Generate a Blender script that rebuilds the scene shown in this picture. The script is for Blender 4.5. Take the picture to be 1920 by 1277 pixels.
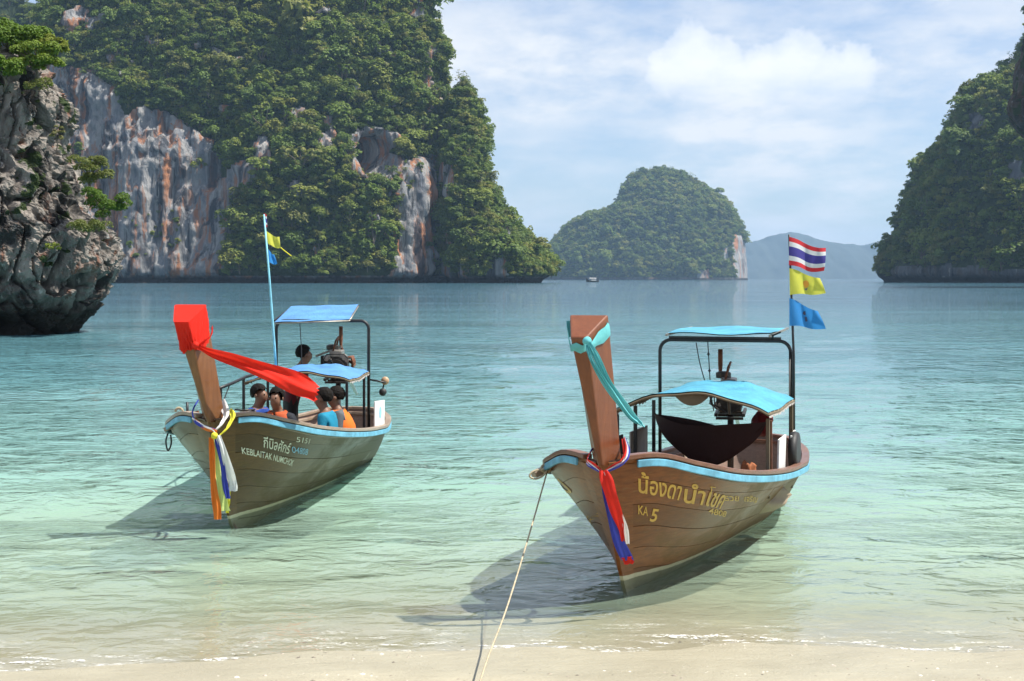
import bpy, bmesh, math, random, bisect
import numpy as np
from mathutils import Vector, Matrix, Euler

for _o in list(bpy.data.objects):
    bpy.data.objects.remove(_o)
scene = bpy.context.scene
COL = scene.collection
R = math.radians

# ------------------------------------------------------------------ camera
F, HC, HY = 2900.0, 2.5, 522.0          # focal length in photo pixels, eye height, horizon row
cam_d = bpy.data.cameras.new('camera')
cam = bpy.data.objects.new('camera', cam_d)
COL.objects.link(cam)
cam.location = (0, 0, HC)
cam.rotation_euler = (R(90), 0, 0)
cam_d.sensor_width = 36
cam_d.lens = 36 * F / 1920
cam_d.shift_y = -(638.5 - HY) / 1920
cam_d.clip_start = 0.1
cam_d.clip_end = 30000
scene.camera = cam

# ------------------------------------------------------------------ sky and sun
SUN = Vector((0.58, -0.07, 1.0)).normalized()      # direction to the sun
w = bpy.data.worlds.new('World')
scene.world = w
w.cycles.sampling_method = 'MANUAL'
w.cycles.sample_map_resolution = 512
w.use_nodes = True
nt = w.node_tree
nt.nodes.clear()
def wn(t, **k):
    n = nt.nodes.new(t)
    for a, b in k.items():
        setattr(n, a, b)
    return n
wl = nt.links.new
sky = wn('ShaderNodeTexSky', sky_type='NISHITA', sun_disc=False)
sky.sun_elevation = math.asin(SUN.z)
sky.sun_rotation = math.atan2(SUN.x, SUN.y)
sky.altitude = 0
sky.air_density = 1.0
sky.dust_density = 0.25
sky.ozone_density = 1.5
tc = wn('ShaderNodeTexCoord')
sep = wn('ShaderNodeSeparateXYZ')
wl(tc.outputs['Generated'], sep.inputs[0])
def wm(op, a, b=None, c=None):
    n = wn('ShaderNodeMath', operation=op)
    for i, v in enumerate((a, b, c)):
        if v is None:
            continue
        if isinstance(v, (int, float)):
            n.inputs[i].default_value = v
        else:
            wl(v, n.inputs[i])
    return n.outputs[0]
zz = wm('ADD', wm('MAXIMUM', sep.outputs['Z'], 0.0), 0.16)
cx_, cy_ = wm('DIVIDE', sep.outputs['X'], zz), wm('DIVIDE', sep.outputs['Y'], zz)
comb = wn('ShaderNodeCombineXYZ')
wl(cx_, comb.inputs[0]); wl(cy_, comb.inputs[1])
def wnoise(vec, scale, detail, rough, off):
    mp = wn('ShaderNodeMapping')
    mp.inputs['Location'].default_value = off
    wl(vec, mp.inputs[0])
    n = wn('ShaderNodeTexNoise')
    n.inputs['Scale'].default_value = scale
    n.inputs['Detail'].default_value = detail
    n.inputs['Roughness'].default_value = rough
    wl(mp.outputs[0], n.inputs['Vector'])
    return n.outputs['Fac']
def wramp(fac, stops):
    n = wn('ShaderNodeValToRGB')
    cr = n.color_ramp
    cr.elements[0].position, cr.elements[0].color = stops[0][0], (*[stops[0][1]] * 3, 1)
    cr.elements[1].position, cr.elements[1].color = stops[-1][0], (*[stops[-1][1]] * 3, 1)
    for p, v in stops[1:-1]:
        e = cr.elements.new(p); e.color = (v, v, v, 1)
    wl(fac, n.inputs[0])
    return n.outputs[0]
# heaped cumulus rising behind the far island: soft lobes at fixed compass directions
def lobe(px, py, r):
    d = Vector(((px - 960) / F, 1, (HY - py) / F)).normalized()
    n = wn('ShaderNodeVectorMath', operation='DISTANCE')
    wl(warp, n.inputs[0]); n.inputs[1].default_value = d
    return wm('SUBTRACT', 1.0, wm('DIVIDE', n.outputs['Value'], r / F))
wnz = wn('ShaderNodeTexNoise'); wnz.inputs['Scale'].default_value = 26; wnz.inputs['Detail'].default_value = 5; wnz.inputs['Roughness'].default_value = 0.62
wl(tc.outputs['Generated'], wnz.inputs['Vector'])
wsc = wn('ShaderNodeVectorMath', operation='SCALE'); wsc.inputs['Scale'].default_value = 0.05
wsb = wn('ShaderNodeVectorMath', operation='SUBTRACT'); wsb.inputs[1].default_value = (0.5, 0.5, 0.5)
wl(wnz.outputs['Color'], wsb.inputs[0]); wl(wsb.outputs[0], wsc.inputs[0])
wad = wn('ShaderNodeVectorMath', operation='ADD')
wl(tc.outputs['Generated'], wad.inputs[0]); wl(wsc.outputs[0], wad.inputs[1])
warp = wad.outputs[0]
lob = None
for px, py, r in ((1310, 122, 78), (1265, 135, 50), (1430, 138, 72), (1495, 128, 86), (1380, 150, 60), (1580, 150, 70), (1655, 230, 30)):
    l = lobe(px, py, r)
    lob = l if lob is None else wm('MAXIMUM', lob, l)
cum = wramp(lob, ((0.0, 0.0), (0.16, 0.55), (0.55, 1.0)))
cum = wm('MULTIPLY', cum, wramp(wm('MULTIPLY', sep.outputs['Z'], 4.0), ((0.42, 0.0), (0.54, 1.0))))      # tops bright, bases melting into the haze
band = wn('ShaderNodeMapping'); band.inputs['Scale'].default_value = (1.0, 0.75, 1.0); wl(comb.outputs[0], band.inputs[0])
big = wramp(wnoise(band.outputs[0], 1.15, 4, 0.58, (7.7, 3.1, 1)), ((0.42, 0.0), (0.57, 1.0)))
fine = wramp(wnoise(band.outputs[0], 3.4, 5, 0.64, (0.4, 5.2, 2)), ((0.38, 0.0), (0.60, 1.0)))
cover = wm('MULTIPLY', wm('ADD', wm('MULTIPLY', big, 0.55), 0.45), wm('ADD', wm('MULTIPLY', fine, 0.62), 0.38))
blue = wn('ShaderNodeMix', data_type='RGBA', blend_type='MULTIPLY'); blue.inputs['Factor'].default_value = 1.0
wl(sky.outputs[0], blue.inputs[6]); blue.inputs[7].default_value = (0.56, 0.62, 0.75, 1)
mixc = wn('ShaderNodeMix', data_type='RGBA')
wl(cover, mixc.inputs['Factor'])
wl(blue.outputs[2], mixc.inputs[6])
mixc.inputs[7].default_value = (5.15, 5.3, 5.5, 1)          # cloud sheets
mixd = wn('ShaderNodeMix', data_type='RGBA')
wl(wm('MULTIPLY', cum, 0.75), mixd.inputs['Factor'])
wl(mixc.outputs[2], mixd.inputs[6])
mixd.inputs[7].default_value = (6.2, 6.25, 6.3, 1)         # cumulus tops
bg = wn('ShaderNodeBackground')
bg.inputs['Strength'].default_value = 0.10
wl(mixd.outputs[2], bg.inputs['Color'])
wo = wn('ShaderNodeOutputWorld')
wl(bg.outputs[0], wo.inputs['Surface'])

sun_d = bpy.data.lights.new('sun', 'SUN')
sun_d.energy = 4.7
sun_d.angle = R(0.9)
sun_d.color = (1.0, 0.95, 0.86)
sun = bpy.data.objects.new('sun', sun_d)
COL.objects.link(sun)
sun.rotation_euler = SUN.to_track_quat('Z', 'Y').to_euler()
sun.location = (30, 0, 60)

# ------------------------------------------------------------------ exposure and renderer
vs = scene.view_settings
vs.view_transform = 'Standard'
vs.look = 'None'
vs.exposure = 0.90
vs.gamma = 1.0
vs.use_curve_mapping = False
cy = scene.cycles
cy.use_denoising = True
cy.use_adaptive_sampling = True
cy.adaptive_threshold = 0.015
try:
    cy.denoiser = 'OPENIMAGEDENOISE'
    cy.denoising_input_passes = 'RGB_ALBEDO_NORMAL'
except Exception:
    pass
cy.max_bounces = 6
cy.diffuse_bounces = 3
cy.glossy_bounces = 3
cy.transmission_bounces = 4
cy.transparent_max_bounces = 12
cy.volume_bounces = 0
cy.sample_clamp_indirect = 6
cy.caustics_reflective = False
cy.caustics_refractive = False

# ------------------------------------------------------------------ helpers
def at(px, py, d):
    """a point of the place: the photo pixel it shows at and its distance from the eye"""
    return Vector(((px - 960) / F * d, d, HC - (py - HY) / F * d))

def tag(o, label=None, cat=None, group=None, kind=None):
    if label: o['label'] = label
    if cat: o['category'] = cat
    if group: o['group'] = group
    if kind: o['kind'] = kind
    return o

def empty(name, loc=(0, 0, 0), rz=0.0):
    o = bpy.data.objects.new(name, None)
    COL.objects.link(o)
    o.location = loc
    o.rotation_euler = (0, 0, rz)
    o.empty_display_size = 0.2
    return o

def mesh_obj(name, verts, faces, mat=None, parent=None, smooth=False, bevel=0.0, link=True):
    me = bpy.data.meshes.new(name)
    me.from_pydata([tuple(v) for v in verts], [], [tuple(int(i) for i in f) for f in faces])
    if smooth:
        me.polygons.foreach_set('use_smooth', [True] * len(me.polygons))
    me.update()
    o = bpy.data.objects.new(name, me)
    if link: COL.objects.link(o)
    if mat is not None: me.materials.append(mat)
    if parent is not None: o.parent = parent
    if bevel:
        b = o.modifiers.new('bevel', 'BEVEL'); b.width = bevel; b.segments = 2; b.limit_method = 'ANGLE'
    return o

def quick_mesh(name, V, Q, mat, smooth=True):
    """numpy verts (n,3) and quads (m,4)"""
    me = bpy.data.meshes.new(name)
    k = Q.shape[1]
    me.vertices.add(len(V)); me.vertices.foreach_set('co', V.astype(np.float32).ravel())
    me.loops.add(Q.size); me.loops.foreach_set('vertex_index', Q.astype(np.int32).ravel())
    me.polygons.add(len(Q))
    me.polygons.foreach_set('loop_start', np.arange(0, Q.size, k, dtype=np.int32))
    me.polygons.foreach_set('loop_total', np.full(len(Q), k, dtype=np.int32))
    me.polygons.foreach_set('use_smooth', np.full(len(Q), smooth))
    me.update(calc_edges=True)
    if mat is not None: me.materials.append(mat)
    return me

def frames(path):
    """tangent and two normals along a polyline, carried without twist"""
    P = [Vector(p) for p in path]
    T = []
    for i in range(len(P)):
        a, b = P[max(i - 1, 0)], P[min(i + 1, len(P) - 1)]
        T.append((b - a).normalized())
    up = Vector((0, 0, 1)) if abs(T[0].z) < 0.9 else Vector((1, 0, 0))
    n = T[0].cross(up).normalized()
    out = []
    for i, t in enumerate(T):
        n = (n - t * n.dot(t)).normalized()
        out.append((P[i], t, n, t.cross(n)))
    return out

class MB:
    """collects boxes, tubes, sheets into ONE mesh"""
    def __init__(s): s.v, s.f = [], []
    def add(s, v, f):
        k = len(s.v); s.v += [Vector(x) for x in v]; s.f += [tuple(i + k for i in q) for q in f]; return s
    def box(s, c, size, rot=None):
        hx, hy, hz = [x / 2 for x in size]
        v = [Vector((x, y, z)) for x in (-hx, hx) for y in (-hy, hy) for z in (-hz, hz)]
        if rot is not None:
            m = Euler(rot).to_matrix(); v = [m @ p for p in v]
        c = Vector(c)
        return s.add([p + c for p in v], [(0, 1, 3, 2), (4, 6, 7, 5), (0, 4, 5, 1), (2, 3, 7, 6), (0, 2, 6, 4), (1, 5, 7, 3)])
    def bar(s, a, b, wx, wy):
        a, b = Vector(a), Vector(b)
        fr = frames([a, b])
        v = []
        for p, t, n, m in fr:
            v += [p + n * wx / 2 + m * wy / 2, p - n * wx / 2 + m * wy / 2, p - n * wx / 2 - m * wy / 2, p + n * wx / 2 - m * wy / 2]
        return s.add(v, [(0, 1, 2, 3), (7, 6, 5, 4), (0, 4, 5, 1), (1, 5, 6, 2), (2, 6, 7, 3), (3, 7, 4, 0)])
    def tube(s, path, r, n=8, cap=True, flat=1.0):
        fr = frames(path); v, f = [], []
        for i, (p, t, a, b) in enumerate(fr):
            rr = r(i / (len(fr) - 1)) if callable(r) else r
            for k in range(n):
                th = 2 * math.pi * k / n
                v.append(p + a * (rr * math.cos(th)) + b * (rr * flat * math.sin(th)))
        for i in range(len(fr) - 1):
            for k in range(n):
                f.append((i * n + k, i * n + (k + 1) % n, (i + 1) * n + (k + 1) % n, (i + 1) * n + k))
        if cap:
            f.append(tuple(range(n - 1, -1, -1))); f.append(tuple((len(fr) - 1) * n + k for k in range(n)))
        return s.add(v, f)
    def lathe(s, c, axis, prof, n=16):
        """prof: list of (distance along the axis, radius)"""
        axis = Vector(axis).normalized(); c = Vector(c)
        a = axis.orthogonal().normalized(); b = axis.cross(a)
        v, f = [], []
        for h, r in prof:
            for k in range(n):
                th = 2 * math.pi * k / n
                v.append(c + axis * h + a * (r * math.cos(th)) + b * (r * math.sin(th)))
        for i in range(len(prof) - 1):
            for k in range(n):
                f.append((i * n + k, i * n + (k + 1) % n, (i + 1) * n + (k + 1) % n, (i + 1) * n + k))
        f.append(tuple(range(n - 1, -1, -1))); f.append(tuple((len(prof) - 1) * n + k for k in range(n)))
        return s.add(v, f)
    def grid(s, rows):
        k = len(rows[0]); v = [p for r in rows for p in r]; f = []
        for i in range(len(rows) - 1):
            for j in range(k - 1):
                f.append((i * k + j, i * k + j + 1, (i + 1) * k + j + 1, (i + 1) * k + j))
        return s.add(v, f)
    def build(s, name, mat, parent=None, smooth=False, bevel=0.0):
        return mesh_obj(name, s.v, s.f, mat, parent, smooth, bevel)

def spl(pts):
    """monotone-ish cubic through points, vectorised"""
    X = np.array([p[0] for p in pts], float); Y = np.array([p[1] for p in pts], float)
    h = np.diff(X); dl = np.diff(Y) / h
    m = np.zeros_like(Y); m[0], m[-1] = dl[0], dl[-1]
    for i in range(1, len(X) - 1):
        m[i] = 0 if dl[i - 1] * dl[i] <= 0 else 2 * dl[i - 1] * dl[i] / (dl[i - 1] + dl[i])
    Xl, Yl, hl, ml = X.tolist(), Y.tolist(), h.tolist(), m.tolist()
    def f(x):
        if isinstance(x, float):
            x = min(max(x, Xl[0]), Xl[-1]); i = min(max(bisect.bisect_left(Xl, x) - 1, 0), len(Xl) - 2)
            t = (x - Xl[i]) / hl[i]; t2 = t * t; t3 = t2 * t
            return (2*t3 - 3*t2 + 1)*Yl[i] + (t3 - 2*t2 + t)*hl[i]*ml[i] + (-2*t3 + 3*t2)*Yl[i+1] + (t3 - t2)*hl[i]*ml[i+1]
        x = np.clip(np.asarray(x, float), X[0], X[-1])
        i = np.clip(np.searchsorted(X, x) - 1, 0, len(X) - 2)
        t = (x - X[i]) / h[i]
        r = (2*t**3 - 3*t**2 + 1)*Y[i] + (t**3 - 2*t**2 + t)*h[i]*m[i] + (-2*t**3 + 3*t**2)*Y[i+1] + (t**3 - t**2)*h[i]*m[i+1]
        return float(r) if r.ndim == 0 else r
    return f

# vectorised gradient noise
_rs = np.random.RandomState(11)
_pm = _rs.permutation(256); _pm = np.concatenate([_pm, _pm, _pm])
_gr = _rs.normal(size=(256, 3)); _gr /= np.linalg.norm(_gr, axis=1)[:, None]
def pnoise(x, y, z):
    x, y, z = np.broadcast_arrays(np.asarray(x, float), np.asarray(y, float), np.asarray(z, float))
    xi, yi, zi = np.floor(x).astype(int), np.floor(y).astype(int), np.floor(z).astype(int)
    xf, yf, zf = x - xi, y - yi, z - zi
    u, v, ww = [t * t * t * (t * (t * 6 - 15) + 10) for t in (xf, yf, zf)]
    xi, yi, zi = xi & 255, yi & 255, zi & 255
    def g(a, b, c):
        h = _pm[_pm[_pm[(xi + a)] + yi + b] + zi + c] & 255
        q = _gr[h]
        return q[..., 0] * (xf - a) + q[..., 1] * (yf - b) + q[..., 2] * (zf - c)
    L = lambda t, a, b: a + t * (b - a)
    return 1.5 * L(ww, L(v, L(u, g(0,0,0), g(1,0,0)), L(u, g(0,1,0), g(1,1,0))), L(v, L(u, g(0,0,1), g(1,0,1)), L(u, g(0,1,1), g(1,1,1))))
def fbm(x, y, z, o=4, g=0.5):
    s, a = 0, 1.0
    for i in range(o):
        s = s + a * pnoise(x + 17.3 * i, y - 9.1 * i, z + 4.7 * i); x, y, z, a = x * 2.03, y * 2.03, z * 2.03, a * g
    return s
def ridged(x, y, z, o=4, g=0.5):
    s, a = 0, 1.0
    for i in range(o):
        s = s + a * (1 - 2 * np.abs(pnoise(x + 31.7 * i, y + 3.3 * i, z - 8.9 * i))); x, y, z, a = x * 2.1, y * 2.1, z * 2.1, a * g
    return s

# ------------------------------------------------------------------ materials
class NT:
    def __init__(s, name):
        s.m = bpy.data.materials.new(name); s.m.use_nodes = True
        s.t = s.m.node_tree; s.t.nodes.clear()
        s.out = s.n('ShaderNodeOutputMaterial')
    def n(s, t, **k):
        x = s.t.nodes.new(t)
        for a, b in k.items(): setattr(x, a, b)
        return x
    def put(s, sock, v):
        if v is None: return
        if isinstance(v, bpy.types.NodeSocket): s.t.links.new(v, sock)
        elif isinstance(v, (tuple, list)) and sock.type == 'RGBA' and len(v) == 3: sock.default_value = (*v, 1)
        else: sock.default_value = v
    def pos(s, scale=(1, 1, 1), obj=False, rot=(0, 0, 0)):
        src = s.n('ShaderNodeTexCoord').outputs['Object'] if obj else s.n('ShaderNodeNewGeometry').outputs['Position']
        mp = s.n('ShaderNodeMapping'); s.put(mp.inputs[0], src); mp.inputs['Scale'].default_value = scale; mp.inputs['Rotation'].default_value = rot
        return mp.outputs[0]
    def noise(s, vec, scale=1, detail=4, rough=0.5, dist=0.0):
        x = s.n('ShaderNodeTexNoise'); s.put(x.inputs['Vector'], vec)
        x.inputs['Scale'].default_value = scale; x.inputs['Detail'].default_value = detail
        x.inputs['Roughness'].default_value = rough; x.inputs['Distortion'].default_value = dist
        return x.outputs['Fac']
    def vor(s, vec, scale=1, feature='F1'):
        x = s.n('ShaderNodeTexVoronoi', feature=feature); s.put(x.inputs['Vector'], vec); x.inputs['Scale'].default_value = scale
        return x.outputs['Distance']
    def ramp(s, fac, stops, interp='LINEAR'):
        x = s.n('ShaderNodeValToRGB'); cr = x.color_ramp; cr.interpolation = interp
        c3 = lambda c: (*c, 1) if isinstance(c, (tuple, list)) else (c, c, c, 1)
        cr.elements[0].position, cr.elements[0].color = stops[0][0], c3(stops[0][1])
        cr.elements[1].position, cr.elements[1].color = stops[-1][0], c3(stops[-1][1])
        for p, c in stops[1:-1]:
            e = cr.elements.new(p); e.color = c3(c)
        s.put(x.inputs[0], fac)
        return x.outputs[0]
    def mix(s, fac, a, b, blend='MIX'):
        x = s.n('ShaderNodeMix', data_type='RGBA', blend_type=blend)
        s.put(x.inputs['Factor'], fac); s.put(x.inputs[6], a); s.put(x.inputs[7], b)
        return x.outputs[2]
    def math(s, op, a, b=None):
        x = s.n('ShaderNodeMath', operation=op); s.put(x.inputs[0], a); s.put(x.inputs[1], b)
        return x.outputs[0]
    def sep(s, vec):
        x = s.n('ShaderNodeSeparateXYZ'); s.put(x.inputs[0], vec); return x.outputs
    def attr(s, name, typ='GEOMETRY'):
        x = s.n('ShaderNodeAttribute', attribute_name=name, attribute_type=typ); return x.outputs
    def bump(s, h, strength=0.5, dist=0.01, normal=None):
        x = s.n('ShaderNodeBump'); s.put(x.inputs['Height'], h)
        x.inputs['Strength'].default_value = strength; x.inputs['Distance'].default_value = dist
        if normal is not None: s.put(x.inputs['Normal'], normal)
        return x.outputs[0]
    def pbsdf(s, color, rough=0.6, normal=None, **k):
        x = s.n('ShaderNodeBsdfPrincipled')
        s.put(x.inputs['Base Color'], color); s.put(x.inputs['Roughness'], rough)
        if normal is not None: s.put(x.inputs['Normal'], normal)
        for a, b in k.items(): s.put(x.inputs[a.replace('_', ' ')], b)
        return x.outputs[0]
    def done(s, sh):
        s.t.links.new(sh, s.out.inputs['Surface']); return s.m

MATS = {}
def plain(name, color, rough=0.6, var=0.25, scale=9.0, metal=0.0, bump=0.0):
    """painted or bare surface with a little unevenness"""
    if name in MATS: return MATS[name]
    t = NT(name)
    p = t.pos(obj=True)
    nz = t.noise(p, scale, 5, 0.6)
    c = t.mix(t.ramp(nz, ((0.3, 0.0), (0.75, 1.0))), tuple(x * (1 - var) for x in color), tuple(min(1, x * (1 + var)) for x in color))
    nrm = t.bump(t.noise(p, scale * 5, 4, 0.6), 0.5, bump) if bump else None
    MATS[name] = t.done(t.pbsdf(c, rough, nrm, Metallic=metal))
    return MATS[name]

def cloth_mat(name, color, trans=0.35):
    if name in MATS: return MATS[name]
    t = NT(name)
    p = t.pos(obj=True)
    c = t.mix(t.noise(p, 14, 4, 0.6), tuple(x * 0.82 for x in color), tuple(min(1, x * 1.12) for x in color))
    nrm = t.bump(t.noise(p, 40, 5, 0.6), 0.35, 0.01)
    a = t.pbsdf(c, 0.75, nrm, Specular_IOR_Level=0.25)
    b = t.n('ShaderNodeBsdfTranslucent'); t.put(b.inputs['Color'], c)
    m = t.n('ShaderNodeMixShader'); m.inputs[0].default_value = trans
    t.put(m.inputs[1], a); t.put(m.inputs[2], b.outputs[0])
    MATS[name] = t.done(m.outputs[0])
    return MATS[name]

def wood_mat(name, c1, c2, wear, rough=0.38, wearamt=0.5, grain=(1.2, 9, 22), coat=0.3):
    t = NT(name)
    p = t.pos(obj=True)
    g = t.noise(t.pos(grain, obj=True), 2.2, 7, 0.65, 0.6)
    c = t.mix(t.ramp(g, ((0.30, 0.0), (0.70, 1.0))), c1, c2)
    oi = t.n('ShaderNodeObjectInfo')
    c = t.mix(t.math('MULTIPLY', oi.outputs['Random'], 0.35), c, tuple(x * 0.62 for x in c1))
    wn_ = t.ramp(t.noise(p, 1.1, 8, 0.68, 0.5), ((0.42, 0.0), (0.66, 1.0)))
    c = t.mix(t.math('MULTIPLY', wn_, wearamt), c, wear)
    fine = t.ramp(t.noise(p, 26, 5, 0.7), ((0.60, 0.0), (0.74, 1.0)))
    c = t.mix(t.math('MULTIPLY', fine, 0.30), c, tuple(x * 0.4 for x in c1))
    rr = t.math('ADD', t.math('MULTIPLY', wn_, 0.3), rough)
    nrm = t.bump(t.noise(t.pos(grain, obj=True), 7, 5, 0.6), 0.35, 0.004)
    m = t.done(t.pbsdf(c, rr, nrm, Coat_Weight=coat, Coat_Roughness=0.25))
    MATS[name] = m
    return m
# ================================================================== seabed, beach, water
bed_prof = spl([(-60, 3.0), (-10, 1.35), (0, 0.75), (6, 0.30), (9, 0.085), (9.9, 0.022), (10.4, -0.004), (11.3, -0.05), (12.5, -0.15), (14, -0.25),
                (17, -0.43), (21, -0.70), (28, -1.2), (45, -2.2), (80, -3.2), (160, -5), (500, -9), (14000, -14)])
def bed_z(x, y):
    ys = y + 0.20 * np.sin(x * 0.31 + 0.8) + 0.55 * pnoise(x * 0.33, 0.3, 7.7) + 0.2 * pnoise(x * 1.1, 0.3, 3.7) - 0.05 * x
    z = bed_prof(ys)
    f = np.clip((y - 4) / 6, 0, 1) * np.clip((60 - y) / 40, 0, 1)
    return z + f * (0.018 * pnoise(x * 0.9, y * 1.4, 2.2) + 0.05 * np.clip((y - 11) / 8, 0, 1) * pnoise(x * 0.35, y * 0.3, 5.2))

def sheet(ys, xw, ncol, zf):
    U = np.linspace(-1, 1, ncol); U = np.sign(U) * np.abs(U) ** 1.25
    Y = np.repeat(ys[:, None], ncol, 1); X = U[None, :] * xw(ys)[:, None]
    Z = zf(X, Y)
    V = np.stack([X, Y, Z], -1).reshape(-1, 3)
    i = np.arange(len(ys) - 1)[:, None] * ncol + np.arange(ncol - 1)[None, :]
    Q = np.stack([i, i + 1, i + 1 + ncol, i + ncol], -1).reshape(-1, 4)
    return V, Q

t = NT('sand')
P = t.pos()
n1 = t.noise(P, 1.3, 6, 0.6); n2 = t.noise(P, 60, 4, 0.7)
c = t.mix(t.ramp(n1, ((0.3, 0.0), (0.7, 1.0))), (0.255, 0.230, 0.158), (0.405, 0.372, 0.272))
c = t.mix(t.math('MULTIPLY', t.ramp(n2, ((0.45, 0.0), (0.75, 1.0))), 0.35), c, (0.30, 0.25, 0.17))
peb = t.ramp(t.noise(t.pos((1, 2.5, 1)), 2.2, 6, 0.7, 0.5), ((0.50, 0.0), (0.62, 1.0)))
spk = t.ramp(t.noise(P, 110, 3, 0.6), ((0.53, 0.0), (0.60, 1.0)))
c = t.mix(t.math('MULTIPLY', t.math('MULTIPLY', peb, spk), 0.85), c, (0.17, 0.145, 0.10))
yy = t.math('ADD', t.sep(P)[1], t.math('MULTIPLY', t.math('SUBTRACT', t.noise(t.pos((0.5, 1, 1)), 0.9, 4, 0.55), 0.5), 1.6))
wet = t.ramp(t.math('DIVIDE', yy, 20.0), ((0.445, 0.0), (0.475, 1.0)))       # swash zone from about nine metres out
c = t.mix(wet, c, t.mix(0.5, c, (0.375, 0.345, 0.255)))
rg = t.math('SUBTRACT', 0.8, t.math('MULTIPLY', wet, 0.42))
rip = t.noise(t.pos((1, 2.2, 1)), 5, 4, 0.5)
nb = t.bump(t.math('ADD', t.noise(P, 45, 5, 0.7), t.math('MULTIPLY', rip, 2.0)), 0.7, 0.016)
M_sand = t.done(t.pbsdf(c, rg, nb))

ys = np.concatenate([np.linspace(-60, 7, 30), np.linspace(7.2, 24, 190), 24 * (14000 / 24) ** np.linspace(0.01, 1, 110)])
V, Q = sheet(ys, lambda y: 40 + 1.15 * np.abs(y), 240, bed_z)
o = bpy.data.objects.new('seabed', quick_mesh('seabed', V, Q, M_sand)); COL.objects.link(o)
tag(o, 'pale sand beach sloping under the sea', 'beach', kind='structure')

t = NT('sea_water')
dep = t.attr('depth')['Fac']
P = t.pos()
# ripples: three scales of crossing wavelets
p1 = t.pos((0.78, 1.0, 1), rot=(0, 0, 0.25)); p2 = t.pos((0.85, 1.0, 1), rot=(0, 0, -0.40))
h1 = t.noise(p1, 1.25, 2, 0.5, 0.5); h2 = t.noise(p2, 4.0, 3, 0.55, 0.7)
calm = t.ramp(t.noise(t.pos((0.3, 1, 1)), 0.10, 2, 0.5), ((0.35, 0.5), (0.65, 1.0)))
shal = t.ramp(t.math('DIVIDE', dep, 1.0), ((0.0, 0.22), (0.25, 0.65), (0.8, 1.0)))
hh = t.math('ADD', t.math('MULTIPLY', h1, 0.19), t.math('MULTIPLY', h2, 0.068))
hh = t.math('MULTIPLY', t.math('MULTIPLY', hh, calm), shal)
nb = t.bump(hh, 1.0, 1.0)
fr = t.n('ShaderNodeFresnel'); fr.inputs['IOR'].default_value = 1.333; t.put(fr.inputs['Normal'], nb)
frc = fr.outputs[0]
d5 = t.math('DIVIDE', dep, 5.0)
tint = t.ramp(d5, ((0.0, (1, 1, 1)), (0.04, (0.90, 0.985, 0.955)), (0.12, (0.70, 0.955, 0.90)), (0.25, (0.42, 0.88, 0.82)), (0.5, (0.17, 0.72, 0.70)), (1.0, (0.04, 0.45, 0.50))))
tr = t.n('ShaderNodeBsdfTransparent'); t.put(tr.inputs['Color'], tint)
wcol = t.ramp(d5, ((0.0, (0.50, 0.63, 0.47)), (0.06, (0.45, 0.66, 0.53)), (0.18, (0.29, 0.53, 0.51)), (0.4, (0.145, 0.34, 0.385)), (1.0, (0.058, 0.135, 0.185))))
df = t.n('ShaderNodeBsdfDiffuse'); t.put(df.inputs['Color'], wcol)
turb = t.ramp(d5, ((0.0, 0.03), (0.02, 0.20), (0.05, 0.37), (0.1, 0.46), (0.2, 0.54), (0.5, 0.67), (1.0, 0.90)))
body = t.n('ShaderNodeMixShader'); t.put(body.inputs[0], turb); t.put(body.inputs[1], tr.outputs[0]); t.put(body.inputs[2], df.outputs[0])
gl = t.n('ShaderNodeBsdfGlossy'); gl.inputs['Roughness'].default_value = 0.015; t.put(gl.inputs['Normal'], nb)
sf = t.n('ShaderNodeMixShader'); t.put(sf.inputs[0], frc); t.put(sf.inputs[1], body.outputs[0]); t.put(sf.inputs[2], gl.outputs[0])
# thin foam lines where the film runs out on the sand
edge = t.ramp(dep, ((0.0, 1.0), (0.010, 0.9), (0.020, 0.15), (0.034, 0.30), (0.046, 0.0)))
fo = t.ramp(t.noise(t.pos((0.8, 3.5, 1)), 3.0, 6, 0.7, 0.8), ((0.53, 0.0), (0.62, 1.0)))
bub = t.ramp(t.noise(P, 38, 3, 0.6), ((0.44, 0.0), (0.56, 1.0)))
foam = t.math('MULTIPLY', t.math('MULTIPLY', edge, fo), bub)
fd = t.n('ShaderNodeBsdfDiffuse'); fd.inputs['Color'].default_value = (0.85, 0.86, 0.85, 1)
sf2 = t.n('ShaderNodeMixShader'); t.put(sf2.inputs[0], t.math('MULTIPLY', foam, 0.85)); t.put(sf2.inputs[1], sf.outputs[0]); t.put(sf2.inputs[2], fd.outputs[0])
M_water = t.done(sf2.outputs[0])

def sea_z(x, y):
    rs = np.random.RandomState(5)
    z = np.zeros_like(x)
    d = -bed_z(x, y)
    f = np.clip(d / 0.5, 0.12, 1) * np.clip((90 - y) / 60, 0, 1)
    xw = x + 1.2 * pnoise(x * 0.12, y * 0.2, 1.1) ; yw = y + 0.9 * pnoise(x * 0.15, y * 0.25, 9.3)
    for k in range(11):
        lam = 0.7 * 1.32 ** k
        a = -math.pi / 2 + rs.uniform(-1.0, 1.0) * (1.0 if lam < 3 else 0.5)
        amp = 0.0058 * lam ** 0.8 * np.clip((lam - 0.012 * y) / 0.4, 0, 1)
        ph = 2 * math.pi / lam * (xw * math.cos(a) + yw * math.sin(a)) + rs.uniform(0, 6.28)
        z += amp * (np.sin(ph) + 0.25 * np.cos(2 * ph))
    mod = 0.7 + 0.6 * pnoise(x * 0.11, y * 0.19, 4.4)
    return z * f * mod
ys = np.concatenate([np.linspace(8.8, 20, 190), 20 * (14000 / 20) ** np.linspace(0.004, 1, 330)])
V, Q = sheet(ys, lambda y: 28 + 1.1 * y, 340, sea_z)
me = quick_mesh('sea_water', V, Q, M_water)
at_ = me.attributes.new('depth', 'FLOAT', 'POINT')
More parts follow.
